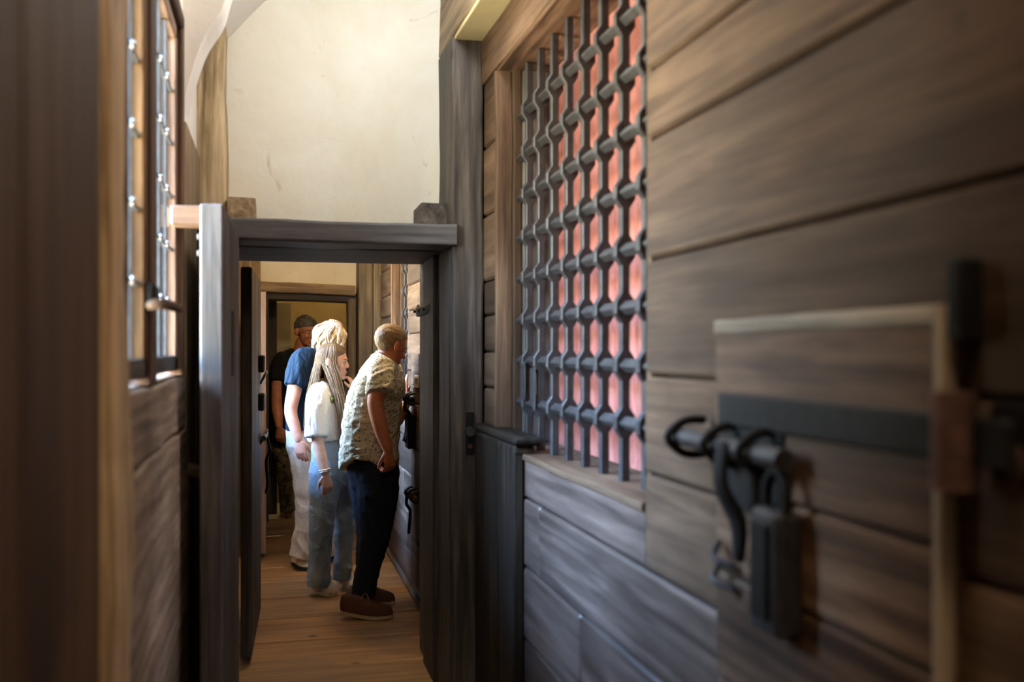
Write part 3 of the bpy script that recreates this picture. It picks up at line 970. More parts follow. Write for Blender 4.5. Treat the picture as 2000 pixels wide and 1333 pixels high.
def union(name, build, mat, parent, voxel=0.005, smooth=4, fold=None):
    """Grow the closed pieces drawn by build(bm) into one continuous skin."""
    bm = bmesh.new()
    build(bm)
    me = bm_mesh(bm, name + '_raw')
    tmp = bpy.data.objects.new(name + '_raw', me)
    COL.objects.link(tmp)
    r = tmp.modifiers.new('r', 'REMESH')
    r.mode = 'VOXEL'
    r.voxel_size = voxel
    if smooth:
        s = tmp.modifiers.new('s', 'SMOOTH')
        s.factor = 0.5
        s.iterations = smooth
    dg = bpy.context.evaluated_depsgraph_get()
    dg.update()
    out = bpy.data.meshes.new_from_object(tmp.evaluated_get(dg))
    out.name = name
    bpy.data.objects.remove(tmp)
    bpy.data.meshes.remove(me)
    if fold:
        nr = [v.normal.copy() for v in out.vertices]
        for v, n in zip(out.vertices, nr):
            v.co = fold(v.co.copy(), n)
    for p in out.polygons:
        p.use_smooth = True
    out.materials.clear()
    return link(name, out, mat, parent)


def cloth_fold(amp, fx=9.0, fz=5.0, seed=0.0, lo=None, hi=None):
    def f(co, n):
        q = Vector((co.x * fx + seed, co.y * fx, co.z * fz + co.x * 4.0))
        a = noise.noise(q)
        b_ = noise.noise(q * 2.1 + Vector((5, 3, 1)))
        d = (1 - 2 * abs(a)) * 1.0 + (1 - 2 * abs(b_)) * 0.45
        return co + n * (d * amp)
    return f


def basis(fwd, tilt=0.0, roll=0.0):
    """Axes of a head that looks along fwd: side, forward, up."""
    f = Vector(fwd).normalized()
    s = f.cross(UP).normalized()
    u = s.cross(f).normalized()
    Rm = Matrix((s, f, u)).transposed()
    return Rm


def head_geo(bm, c, Rm, k=1.0, jaw=1.0, nose_k=1.0):
    def P(x, y, z):
        return c + Rm @ (Vector((x, y, z)) * k)

    def E(x, y, z, rx, ry, rz, rot=None):
        R4 = Rm.to_4x4()
        if rot is not None:
            R4 = R4 @ rot.to_4x4()
        ell_geo(bm, P(x, y, z), (rx * k, ry * k, rz * k), R4)
    E(0, -0.012, 0.038, 0.076, 0.097, 0.085)
    E(0, 0.034, 0.012, 0.066, 0.058, 0.062)
    E(0, 0.030, -0.035, 0.060 * jaw, 0.058, 0.074)
    E(0, 0.038, -0.078, 0.044 * jaw, 0.044, 0.034)
    E(0, 0.074, -0.100, 0.020 * jaw, 0.014, 0.015)
    E(0, 0.080, 0.022, 0.044, 0.013, 0.010)
    for sx in (-1, 1):
        E(sx * 0.036, 0.064, -0.030, 0.022, 0.022, 0.022)
        E(sx * 0.010, 0.090 + 0.005 * nose_k, -0.030, 0.008, 0.009, 0.007)
        E(sx * 0.084, -0.010, -0.006, 0.009, 0.020, 0.034, Matrix.Rotation(math.radians(12), 3, 'X') @ Matrix.Rotation(sx * 0.25, 3, 'Z'))
    tube_geo(bm, [P(0, 0.080, 0.014), P(0, 0.088 + 0.006 * nose_k, -0.006), P(0, 0.089 + 0.020 * nose_k, -0.026)], [0.0095 * k, 0.0095 * k, (0.008 + 0.0035 * nose_k) * k], sides=12)
    E(0, 0.083, -0.060, 0.024, 0.012, 0.0065)
    E(0, 0.082, -0.074, 0.020, 0.011, 0.0065)


def face_parts(c, Rm, k, parent, brow_mat, iris=(0.05, 0.04, 0.03)):
    def P(x, y, z):
        return c + Rm @ (Vector((x, y, z)) * k)
    for sx in (-1, 1):
        bm = bmesh.new()
        ell_geo(bm, P(sx * 0.030, 0.0765, 0.001), (0.0130 * k, 0.0120 * k, 0.0065 * k), Rm.to_4x4(), 14, 10)
        e = link('eye', bm_mesh(bm, 'eye', True), PM['eye_white'], parent)
        bm = bmesh.new()
        ell_geo(bm, P(sx * 0.030, 0.0858, 0.000), (0.0060 * k, 0.0038 * k, 0.0056 * k), Rm.to_4x4(), 12, 8)
        link('iris', bm_mesh(bm, 'iris', True), PM['iris'], e)
        tube('eyebrow', [P(sx * 0.012, 0.093, 0.017), P(sx * 0.030, 0.092, 0.023), P(sx * 0.050, 0.078, 0.018)], [(0.0024 * k, 0.0024 * k)] * 3, brow_mat, parent, sides=8)
    tube('lips', [P(-0.022, 0.083, -0.067), P(-0.010, 0.0915, -0.066), P(0.0, 0.0925, -0.0665), P(0.010, 0.0915, -0.066), P(0.022, 0.083, -0.067)], [0.0015 * k, 0.0034 * k, 0.0036 * k, 0.0034 * k, 0.0015 * k], PM['lips'], parent, sides=8)


def hand_geo(bm, W, D, N, k=1.0, curl=0.4, thumb=1, spread=0.0):
    """Palm, four unequal bent fingers and a thumb; D along the hand, N the way the palm faces."""
    D = Vector(D).normalized()
    N = (Vector(N) - D * Vector(N).dot(D)).normalized()
    S = D.cross(N) * thumb
    W = Vector(W)
    tube_geo(bm, [W - D * 0.02 * k, W + D * 0.02 * k, W + D * 0.055 * k, W + D * 0.088 * k], [(0.026 * k, 0.019 * k), (0.031 * k, 0.017 * k), (0.040 * k, 0.015 * k), (0.038 * k, 0.012 * k)], ref=S, sides=16)
    for i, (off, L) in enumerate(((0.031, 0.070), (0.0105, 0.078), (-0.0105, 0.073), (-0.031, 0.058))):
        p = W + (D * (0.086 - 0.05 * abs(off)) + S * off) * k
        a = 0.0
        pts, rad = [p - D * 0.012 * k, p], [0.0098 * k, 0.0095 * k]
        for seg, (fr, an) in enumerate(((0.45, 45), (0.32, 62), (0.23, 40))):
            a += math.radians(an) * (curl + 0.06 * i * (curl > 0.2))
            d = D * math.cos(a) + N * math.sin(a) + S * (spread * off * 6)
            p = p + d.normalized() * L * fr * k
            pts.append(p)
            rad.append((0.0092, 0.0085, 0.0070)[seg] * k)
        tube_geo(bm, pts, rad, sides=10, sub=3)
    p = W + (D * 0.022 + S * 0.024) * k
    d1 = (D * 0.72 + S * 0.62 + N * 0.30).normalized()
    d2 = (D * 0.92 + S * 0.12 + N * (0.30 + curl * 0.5)).normalized()
    tube_geo(bm, [p, p + d1 * 0.034 * k, p + d1 * 0.034 * k + d2 * 0.028 * k, p + d1 * 0.034 * k + d2 * 0.052 * k], [0.0145 * k, 0.0115 * k, 0.0100 * k, 0.0080 * k], sides=10, sub=3)


def limb(bm, pts, rads, ref=None, **kw):
    tube_geo(bm, pts, rads, ref=ref or RIGHT, sides=18, **kw)


def cap_hair(name, c, Rm, k, mat, parent, line, rx=0.081, ry=0.104, rz=0.091, amp=0.004, freq=40):
    """Short hair: a thick shell over the cranium, cut at a hairline z > line(y)."""
    bm = bmesh.new()
    bmesh.ops.create_uvsphere(bm, u_segments=96, v_segments=64, radius=1.0)
    for v in bm.verts:
        v.co = Vector((v.co.x * rx, v.co.y * ry - 0.012, v.co.z * rz + 0.038))
    dele = [v for v in bm.verts if v.co.z < line(v.co.y, v.co.x)]
    bmesh.ops.delete(bm, geom=dele, context='VERTS')
    for v in bm.verts:
        edge = v.co.z - line(v.co.y, v.co.x)
        sh = max(0.0, 1 - edge / 0.018)
        nrm = Vector((v.co.x / rx, (v.co.y + 0.012) / ry, (v.co.z - 0.038) / rz)).normalized()
        n1 = noise.noise(Vector((v.co.x * freq, v.co.y * freq * 0.35, v.co.z * freq)))
        n2 = noise.noise(Vector((v.co.x * freq * 3, v.co.y * freq, v.co.z * freq * 2)))
        v.co += nrm * (n1 * amp + n2 * amp * 0.6) - nrm * sh * 0.012
    for v in bm.verts:
        v.co = c + Rm @ (v.co * k)
    return link(name, bm_mesh(bm, name, True), mat, parent)


def strands(name, paths, r0, mat, parent, sub=3, sides=4):
    bm = bmesh.new()
    for pts in paths:
        n = len(pts)
        rr = [r0 * (0.7 + 0.6 * math.sin(math.pi * (0.15 + 0.7 * i / (n - 1)))) * (1 if i < n - 1 else 0.3) for i in range(n)]
        tube_geo(bm, pts, rr, sides=sides, sub=sub, cap0='flat', cap1='flat')
    return link(name, bm_mesh(bm, name, True), mat, parent)


def shoe(parent, heel, toe, width, height, mat, sole_mat, sole_h=0.022, laces=None, lift=0.0, name='shoe'):
    """A low shoe from heel to toe on the ground: sole, upper with a toe box and an ankle opening, laces."""
    heel, toe = Vector(heel), Vector(toe)
    d = (toe - heel)
    L = d.length
    d = d / L
    s = d.cross(UP).normalized()
    u = s.cross(d)
    def P(a, b_, c_):
        bend = lift * max(0.0, (0.55 - a / L)) ** 1.3 / (0.55 ** 1.3)
        return heel + d * a + s * b_ + u * (c_ + bend)
    st = [(0.0, 0.30), (0.03, 0.62), (0.10, 0.74), (0.35, 0.72), (0.55, 0.86), (0.72, 1.0), (0.88, 0.86), (0.97, 0.52), (1.0, 0.22)]
    bm = bmesh.new()
    rows_ = []
    for f, w in st:
        hw_ = w * width / 2
        rows_.append([bm.verts.new(P(f * L, x, z)) for x, z in ((-hw_, 0.002), (hw_, 0.002), (hw_ * 1.04, sole_h), (-hw_ * 1.04, sole_h))])
    for a, b_ in zip(rows_[:-1], rows_[1:]):
        for q in range(4):
            bm.faces.new((a[q], a[(q + 1) % 4], b_[(q + 1) % 4], b_[q]))
    bm.faces.new(rows_[0]); bm.faces.new(rows_[-1])
    sole = bm_mesh(bm, 'sole')
    o = bpy.data.objects.new(name, None)
    bm = bmesh.new()
    top = [0.40, 0.80, 0.94, 0.98, 0.88, 0.66, 0.50, 0.34, 0.10]
    n = 12
    rings = []
    for (f, w), h in zip(st, top):
        hw_ = w * width / 2 * 0.97
        hh = sole_h + (height - sole_h) * h
        ring = []
        for q in range(n + 1):
            a = math.pi * q / n
            e = 0.75
            cx, sx_ = math.cos(a), math.sin(a)
            ring.append(bm.verts.new(P(f * L * 0.985 + 0.004, hw_ * math.copysign(abs(cx) ** e, cx), sole_h * 0.7 + (hh - sole_h * 0.7) * abs(sx_) ** e)))
        rings.append(ring)
    for a, b_ in zip(rings[:-1], rings[1:]):
        for q in range(n):
            bm.faces.new((a[q], a[q + 1], b_[q + 1], b_[q]))
    bm.faces.new(rings[0]); bm.faces.new(rings[-1])
    bmesh.ops.subdivide_edges(bm, edges=list(bm.edges), cuts=1, smooth=0.6, use_grid_fill=True)
    up = link(name, bm_mesh(bm, name, True), mat, parent)
    link('sole', sole, sole_mat, up)
    if laces is not None:
        for i in range(4):
            f = 0.42 + 0.07 * i
            h = sole_h + (height - sole_h) * (0.98 - 0.115 * i) + 0.006
            w = width * 0.22
            tube('lace', [P(f * L, -w, h - 0.012), P(f * L + 0.008, 0, h), P(f * L, w, h - 0.012)], [0.0028] * 3, laces, up, sides=6)
        h = sole_h + (height - sole_h) * 0.98
        for sg in (-1, 1):
            tube('lace', [P(0.44 * L, 0, h + 0.004), P(0.50 * L, sg * 0.02, h + 0.022), P(0.56 * L, sg * 0.034, h - 0.002), P(0.58 * L, sg * 0.045, h - 0.03)], [0.0026] * 4, laces, up, sides=6)
    return up


# ------------------------------------------------------------------ people's materials
PM = {}
PM['skin_tan'] = skin_mat('tanned_skin', (0.52, 0.19, 0.095), (0.40, 0.115, 0.055))
PM['skin_pale'] = skin_mat('pale_skin', (0.66, 0.40, 0.31), (0.56, 0.28, 0.21))
PM['skin_girl'] = skin_mat('young_skin', (0.58, 0.34, 0.25), (0.48, 0.24, 0.17))
PM['skin_ruddy'] = skin_mat('ruddy_skin', (0.46, 0.20, 0.11), (0.34, 0.12, 0.065))
PM['eye_white'] = flat('eye_white', (0.38, 0.35, 0.33), 0.25, 0, 20, 0.05)
PM['iris'] = flat('dark_iris', (0.03, 0.022, 0.016), 0.2, 0, 20, 0.1)
PM['lips'] = flat('lips', (0.42, 0.15, 0.12), 0.45, 0, 30, 0.1)
PM['black_tee'] = flat('black_jersey', (0.010, 0.011, 0.014), 0.85, 0, 60, 0.3)
PM['navy_tee'] = flat('navy_jersey', (0.0075, 0.019, 0.038), 0.9, 0, 90, 0.15)
PM['white_tee'] = flat('white_jersey', (0.76, 0.76, 0.78), 0.85, 0, 60, 0.05)
PM['white_twill'] = flat('white_twill', (0.52, 0.48, 0.41), 0.85, 0, 60, 0.08)
PM['dark_denim'] = flat('black_denim', (0.013, 0.017, 0.028), 0.75, 0, 70, 0.5)
PM['brown_suede'] = flat('brown_suede', (0.085, 0.030, 0.014), 0.75, 0, 40, 0.3)
PM['cream_sole'] = flat('cream_rubber', (0.42, 0.35, 0.23), 0.6, 0, 30, 0.15)
PM['white_leather'] = flat('white_leather', (0.60, 0.54, 0.44), 0.5, 0, 20, 0.1)
PM['tan_lace'] = flat('tan_lace', (0.28, 0.16, 0.08), 0.8)
PM['white_lace'] = flat('white_lace', (0.62, 0.58, 0.5), 0.8)
PM['black_rubber'] = flat('black_rubber', (0.02, 0.02, 0.02), 0.6)
PM['bead'] = flat('pale_beads', (0.55, 0.52, 0.45), 0.4, 0, 160, 0.5)
PM['silver'] = flat('silver', (0.7, 0.7, 0.72), 0.25, 1.0)
PM['copper'] = flat('copper_rivet', (0.50, 0.22, 0.10), 0.35, 0.9)
PM['avocado_skin'] = flat('dark_green_print', (0.06, 0.13, 0.03), 0.8)
PM['avocado_flesh'] = flat('light_green_print', (0.55, 0.60, 0.18), 0.8)
PM['avocado_stone'] = flat('brown_print', (0.05, 0.022, 0.012), 0.8)
PM['lemon_print'] = flat('yellow_print', (0.72, 0.62, 0.08), 0.8)


def hair_mat(name, dark, light, sx=220):
    m, nt, b = new_mat(name)
    v, _ = obj_coords(nt, (sx, sx, 22), False)
    n = tex_noise(nt, v, 1.0, 4, 0.6)
    r = ramp(nt, [(0.32, dark), (0.68, light)])
    nt.links.new(n, r.inputs[0])
    nt.links.new(r.outputs[0], b.inputs['Base Color'])
    b.inputs['Roughness'].default_value = 0.5
    b.inputs['Specular IOR Level'].default_value = 0.3
    add_bump(nt, b, n, 0.5, 0.004)
    return m


for _k in ('black_tee', 'navy_tee', 'white_tee', 'white_twill', 'dark_denim'):
    PM[_k].node_tree.nodes['Principled BSDF'].inputs['Specular IOR Level'].default_value = 0.12

PM['hair_sandy'] = hair_mat('sandy_grey_hair', (0.10, 0.058, 0.028), (0.33, 0.22, 0.125))
PM['hair_dark'] = hair_mat('dark_grey_hair', (0.028, 0.024, 0.020), (0.17, 0.15, 0.12))
PM['hair_blonde'] = hair_mat('blonde_hair', (0.26, 0.19, 0.10), (0.78, 0.70, 0.54), 55)
PM['hair_long'] = hair_mat('light_brown_hair', (0.055, 0.029, 0.012), (0.22, 0.135, 0.066))
PM['hair_long_cap'] = hair_mat('light_brown_scalp_hair', (0.05, 0.030, 0.015), (0.15, 0.095, 0.048))

# denim with fading
m, nt, b = new_mat('washed_denim')
v, _ = obj_coords(nt, (1, 1, 1), False)
n1 = tex_noise(nt, v, 5.5, 4, 0.6)
r1 = ramp(nt, [(0.3, (0.13, 0.20, 0.29)), (0.7, (0.36, 0.43, 0.47))])
nt.links.new(n1, r1.inputs[0])
n2 = tex_noise(nt, v, 160, 2, 0.7)
r2 = ramp(nt, [(0.2, (0.75, 0.78, 0.8)), (0.8, (1.1, 1.1, 1.1))])
nt.links.new(n2, r2.inputs[0])
c = mix_col(nt, 0.8, r1.outputs[0], r2.outputs[0], 'MULTIPLY')
nt.links.new(c, b.inputs['Base Color'])
b.inputs['Roughness'].default_value = 0.85
add_bump(nt, b, n2, 0.2, 0.002)
PM['denim'] = m

# printed shirt: cream, fine stripes, scattered dark and orange leaf motifs
m, nt, b = new_mat('printed_cotton')
v, _ = obj_coords(nt, (1, 1, 1), False)
tc = nt.nodes.new('ShaderNodeMapping')
tc.inputs['Rotation'].default_value = (0, 0, 0)
nt.links.new(v, tc.inputs['Vector'])
wv = nt.nodes.new('ShaderNodeTexWave')
wv.bands_direction = 'X'
wv.inputs['Scale'].default_value = 55
wv.inputs['Distortion'].default_value = 0.6
nt.links.new(v, wv.inputs['Vector'])
rs = ramp(nt, [(0.35, (0.50, 0.46, 0.35)), (0.65, (0.72, 0.68, 0.54))])
nt.links.new(wv.outputs['Fac'], rs.inputs[0])
nd = nt.nodes.new('ShaderNodeTexNoise')
nd.inputs['Scale'].default_value = 70
nt.links.new(v, nd.inputs['Vector'])
vm = nt.nodes.new('ShaderNodeVectorMath'); vm.operation = 'SCALE'; vm.inputs['Scale'].default_value = 0.018
nt.links.new(nd.outputs['Color'], vm.inputs[0])
va = nt.nodes.new('ShaderNodeVectorMath'); va.operation = 'ADD'
nt.links.new(v, va.inputs[0]); nt.links.new(vm.outputs[0], va.inputs[1])
vo = nt.nodes.new('ShaderNodeTexVoronoi')
vo.inputs['Scale'].default_value = 56
vo.inputs['Randomness'].default_value = 0.75
nt.links.new(va.outputs[0], vo.inputs['Vector'])
rm_ = ramp(nt, [(0.22, (0.85, 0.85, 0.85)), (0.40, (0, 0, 0))])
nt.links.new(vo.outputs['Distance'], rm_.inputs[0])
sp = nt.nodes.new('ShaderNodeSeparateColor')
nt.links.new(vo.outputs['Color'], sp.inputs[0])
rc = ramp(nt, [(0.0, (0.09, 0.09, 0.07)), (0.40, (0.20, 0.19, 0.14)), (0.62, (0.30, 0.22, 0.11)), (0.78, (0.55, 0.25, 0.04)), (0.88, (0.10, 0.10, 0.085))])
rc.color_ramp.interpolation = 'CONSTANT'
nt.links.new(sp.outputs[0], rc.inputs[0])
c = mix_col(nt, rm_.outputs[0], rs.outputs[0], rc.outputs[0])
nt.links.new(c, b.inputs['Base Color'])
b.inputs['Roughness'].default_value = 0.85
PM['print'] = m

# camouflage
m, nt, b = new_mat('camouflage_cotton')
v, _ = obj_coords(nt, (1, 1, 1), False)
n1 = tex_noise(nt, v, 16, 2, 0.5, 0.8)
r1 = ramp(nt, [(0.40, (0.02, 0.018, 0.010)), (0.47, (0.10, 0.075, 0.035)), (0.56, (0.05, 0.05, 0.022)), (0.62, (0.16, 0.13, 0.07))])
r1.color_ramp.interpolation = 'CONSTANT'
nt.links.new(n1, r1.inputs[0])
nt.links.new(r1.outputs[0], b.inputs['Base Color'])
b.inputs['Roughness'].default_value = 0.9
PM['camo'] = m


def add_folds(mat, scale, strength, dist=0.02, stretch=(1, 1, 0.45)):
    """Soft creases in a cloth, as relief only."""
    nt_ = mat.node_tree
    b_ = [n_ for n_ in nt_.nodes if n_.type == 'BSDF_PRINCIPLED'][0]
    v_, _ = obj_coords(nt_, stretch, False)
    n_ = nt_.nodes.new('ShaderNodeTexNoise')
    n_.inputs['Scale'].default_value = scale
    n_.inputs['Detail'].default_value = 3
    n_.inputs['Roughness'].default_value = 0.55
    n_.inputs['Distortion'].default_value = 1.2
    nt_.links.new(v_, n_.inputs['Vector'])
    for l_ in list(b_.inputs['Normal'].links):
        nt_.links.remove(l_)
    add_bump(nt_, b_, n_.outputs['Fac'], strength, dist)


add_folds(PM['white_tee'], 13, 0.9, 0.03, (1, 1, 0.35))
add_folds(PM['navy_tee'], 13, 0.9, 0.03, (1, 1, 0.35))
add_folds(PM['print'], 15, 0.75, 0.03, (0.6, 0.6, 1.0))
add_folds(PM['white_twill'], 11, 0.5, 0.03, (1, 1, 0.8))
add_folds(PM['denim'], 11, 0.55, 0.03, (1, 1, 0.7))
add_folds(PM['dark_denim'], 10, 0.35, 0.03, (1, 1, 1))
add_folds(PM['black_tee'], 12, 0.8, 0.03, (1, 1, 0.4))

# ------------------------------------------------------------------ man in the printed shirt, stooping to the bars
def V(px, py, z):
    return J(px, py, z)


def short_line(y, x):
    if y < -0.040:
        return -0.072
    if y < -0.016:
        return -0.072 + (y + 0.040) / 0.024 * 0.090
    return 0.018 + 0.72 * max(0.0, y)


man = empty('person', (0.55, 5.5, 0), 'man in printed short-sleeved shirt and dark jeans stooping to peer through the bars', 'person')
hc = V(763, 677, 5.52)
hR = basis(RIGHT * 0.74 + AWAY * 0.60 + UP * -0.40)


def b_body(bm):
    head_geo(bm, hc, hR, 0.96)
    limb(bm, [V(744, 722, 5.53), V(753, 703, 5.53), V(758, 688, 5.52)], [0.070, 0.060, 0.056])
    limb(bm, [V(722, 900, 5.53), V(728, 800, 5.53), V(740, 745, 5.53), V(748, 715, 5.53)], [(0.12, 0.15), (0.12, 0.16), (0.10, 0.17), (0.06, 0.12)])
    # near arm hanging, far arm reaching to the cell door
    limb(bm, [V(741, 733, 5.37), V(738, 762, 5.33), V(733, 790, 5.30), V(743, 835, 5.28), V(756, 875, 5.27)], [0.052, 0.049, 0.043, 0.040, 0.029])
    hand_geo(bm, V(757, 880, 5.27), V(763, 915, 5.26) - V(757, 880, 5.27), RIGHT * -0.75 + AWAY * 0.65, 0.95, 0.95, thumb=-1)
    limb(bm, [V(757, 735, 5.70), V(765, 790, 5.76), V(772, 822, 5.78), V(784, 803, 5.83), V(794, 783, 5.885)], [0.05, 0.046, 0.042, 0.038, 0.028])
    hand_geo(bm, V(795, 781, 5.89), UP * 0.95 + AWAY * 0.25 + RIGHT * -0.10, RIGHT * 0.9 + AWAY * 0.2, 0.95, 0.12, thumb=1)
    for pts in ([V(732, 905, 5.45), V(733, 1035, 5.42), V(712, 1160, 5.43)], [V(724, 905, 5.62), V(722, 1035, 5.62), V(714, 1150, 5.66)]):
        limb(bm, pts, [0.075, 0.05, 0.04])


union('body', b_body, PM['skin_tan'], man, 0.004, 3)
face_parts(hc, hR, 0.96, man, PM['hair_sandy'])
cap_hair('hair', hc, hR, 0.96, PM['hair_sandy'], man, short_line, amp=0.0022, freq=60)


def b_shirt(bm):
    limb(bm, [V(721, 915, 5.53), V(722, 870, 5.53), V(729, 800, 5.53), V(740, 748, 5.53), V(748, 716, 5.53), V(755, 700, 5.53)], [(0.160, 0.185), (0.154, 0.185), (0.150, 0.19), (0.122, 0.195), (0.085, 0.165), (0.066, 0.075)], cap0='flat', cap1='flat')
    limb(bm, [V(744, 722, 5.40), V(744, 735, 5.365), V(744, 768, 5.32)], [0.070, 0.070, 0.072], cap1='flat')
    limb(bm, [V(758, 725, 5.68), V(764, 745, 5.71), V(767, 775, 5.74)], [0.07, 0.072, 0.07], cap1='flat')


_zh = V(721, 915, 5.53).z
_c0 = V(722, 900, 5.53)


def man_fold(co, n):
    q = Vector((co.x * 7 + co.z * 3, co.y * 7, co.z * 10 - co.x * 6))
    d = (1 - 2 * abs(noise.noise(q))) * 0.009 + (1 - 2 * abs(noise.noise(q * 2.3))) * 0.005
    co = co + n * d
    t = (_zh + 0.13 - co.z) / 0.13
    if t > 0:
        w = co - _c0
        w.z = 0
        side = abs(w.normalized().dot(AWAY)) if w.length > 0.02 else 0
        fr = w.dot(RIGHT)
        co.z += 0.105 * min(1, t) * max(0, side - 0.25) ** 1.3 - 0.055 * min(1, t) * max(0.0, min(1.0, (fr - 0.02) / 0.11))
    return co


union('shirt', b_shirt, PM['print'], man, 0.005, 3, man_fold)
# collar
tube('collar', [V(738, 697, 5.60), V(735, 691, 5.53), V(741, 694, 5.46), V(757, 704, 5.44), V(769, 714, 5.47)], [(0.006, 0.016)] * 5, PM['print'], man, ref=RIGHT, sides=10)


def b_trs(bm):
    limb(bm, [V(722, 876, 5.53), V(726, 910, 5.53), V(730, 945, 5.53)], [(0.128, 0.15), (0.136, 0.165), (0.125, 0.16)])
    limb(bm, [V(735, 920, 5.45), V(737, 965, 5.44), V(734, 1030, 5.42), V(723, 1095, 5.42), V(712, 1140, 5.43), V(711, 1166, 5.43)], [(0.122, 0.10), (0.112, 0.095), (0.086, 0.080), (0.066, 0.066), (0.061, 0.06), (0.064, 0.064)], cap1='flat')
    limb(bm, [V(722, 920, 5.62), V(722, 965, 5.62), V(724, 1030, 5.62), V(718, 1095, 5.64), V(714, 1152, 5.66)], [(0.115, 0.10), (0.105, 0.09), (0.08, 0.078), (0.062, 0.062), (0.058, 0.058)], cap1='flat')


union('trousers', b_trs, PM['dark_denim'], man, 0.006, 4, cloth_fold(0.005, 8, 12, 3))
bm = bmesh.new()
ell_geo(bm, V(689, 904, 5.375), (0.006, 0.006, 0.006), u=10, v=8)
link('rivet', bm_mesh(bm, 'rivet', True), PM['copper'], man)
_t = ground(768, 1207)
shoe(man, _t + Vector((-0.285, 0.05, 0.0)), _t, 0.105, 0.115, PM['brown_suede'], PM['cream_sole'], 0.020, PM['tan_lace'], lift=0.035)
_t = ground(772, 1179)
shoe(man, _t + Vector((-0.28, 0.03, 0.0)), _t, 0.105, 0.115, PM['brown_suede'], PM['cream_sole'], 0.020, PM['tan_lace'])

# ------------------------------------------------------------------ girl with long hair
girl = empty('person', (0.33, 5.95, 0), 'girl with long light brown hair, white cropped T-shirt and blue jeans', 'person')
gc = V(651, 707, 5.92)
gR = basis(RIGHT * 0.99 + AWAY * -0.05 + UP * -0.06)
GK = 0.90


def b_girl(bm):
    head_geo(bm, gc, gR, GK, jaw=0.9, nose_k=0.55)
    limb(bm, [V(640, 768, 5.92), V(644, 750, 5.92), V(648, 728, 5.92)], [0.055, 0.045, 0.043])
    limb(bm, [V(640, 880, 5.92), V(637, 840, 5.92), V(635, 790, 5.92), V(640, 765, 5.92)], [(0.09, 0.13), (0.08, 0.115), (0.085, 0.13), (0.05, 0.10)])
    limb(bm, [V(622, 772, 5.79), V(620, 820, 5.76), V(621, 862, 5.735), V(628, 895, 5.71), V(635, 924, 5.69)], [0.042, 0.040, 0.036, 0.033, 0.023])
    hand_geo(bm, V(636, 927, 5.688), V(641, 960, 5.68) - V(636, 927, 5.688), RIGHT * -0.5 + AWAY * 0.8, 0.84, 0.5, thumb=-1)
    limb(bm, [V(650, 775, 6.04), V(664, 808, 6.04), V(672, 822, 6.02), V(682, 795, 6.00), V(690, 768, 5.97)], [0.042, 0.038, 0.035, 0.031, 0.022])
    hand_geo(bm, V(690, 766, 5.97), V(684, 736, 5.96) - V(690, 766, 5.97), RIGHT * -0.9 + UP * 0.2, 0.80, 0.62, thumb=1)
    for pts in ([V(640, 900, 5.86), V(629, 1020, 5.84), V(623, 1145, 5.88)], [V(662, 900, 5.99), V(668, 1020, 5.99), V(670, 1130, 6.0)]):
        limb(bm, pts, [0.07, 0.045, 0.036])


union('body', b_girl, PM['skin_girl'], girl, 0.004, 3)
face_parts(gc, gR, GK, girl, PM['hair_long_cap'])


def b_gtee(bm):
    limb(bm, [V(640, 858, 5.92), V(638, 822, 5.92), V(636, 785, 5.92), V(638, 763, 5.92), V(644, 750, 5.92)], [(0.108, 0.145), (0.114, 0.15), (0.112, 0.155), (0.088, 0.14), (0.052, 0.056)], cap0='flat', cap1='flat')
    limb(bm, [V(627, 768, 5.83), V(619, 800, 5.775), V(618, 853, 5.74)], [(0.058, 0.062), (0.063, 0.062), (0.062, 0.060)], cap1='flat')
    limb(bm, [V(648, 772, 6.02), V(660, 800, 6.03), V(668, 815, 6.03)], [0.06, 0.065, 0.065], cap1='flat')


tee = union('t_shirt', b_gtee, PM['white_tee'], girl, 0.005, 3, cloth_fold(0.0075, 9, 3.5, 1.3))


def b_gjeans(bm):
    limb(bm, [V(641, 858, 5.92), V(645, 885, 5.92), V(650, 925, 5.92)], [(0.086, 0.125), (0.108, 0.15), (0.115, 0.155)], cap0='flat')
    limb(bm, [V(640, 905, 5.86), V(635, 945, 5.85), V(629, 1015, 5.84), V(624, 1085, 5.85), V(622, 1143, 5.87)], [(0.100, 0.085), (0.092, 0.085), (0.069, 0.072), (0.061, 0.066), (0.064, 0.070)], cap1='flat')
    limb(bm, [V(662, 905, 5.98), V(667, 945, 5.985), V(672, 1015, 5.99), V(670, 1075, 5.99), V(669, 1129, 6.0)], [(0.085, 0.08), (0.075, 0.08), (0.056, 0.066), (0.049, 0.06), (0.053, 0.062)], cap1='flat')


union('jeans', b_gjeans, PM['denim'], girl, 0.005, 3, cloth_fold(0.007, 8, 8, 8))
for a, b_ in (((612, 1149), (652, 1166)), ((664, 1139), (690, 1156))):
    h_, t_ = ground(*a), ground(*b_)
    d_ = (t_ - h_).normalized()
    shoe(girl, t_ - d_ * 0.245, t_, 0.092, 0.105, PM['white_leather'], PM['cream_sole'], 0.026, PM['white_lace'])
# bracelets, ring
for i, dz in enumerate((0, 0.010)):
    c_ = V(634.5, 918, 5.692) + Vector((0, 0, -dz))
    ring = [c_ + RIGHT * 0.031 * math.cos(a) + AWAY * 0.031 * math.sin(a) + UP * 0.006 * math.cos(a) for a in [k_ * 2 * math.pi / 16 for k_ in range(17)]]
    tube('bracelet', ring, [0.0045] * 17, PM['bead'] if i == 0 else PM['silver'], girl, sub=2, sides=8)
c_ = V(645, 941, 5.665)

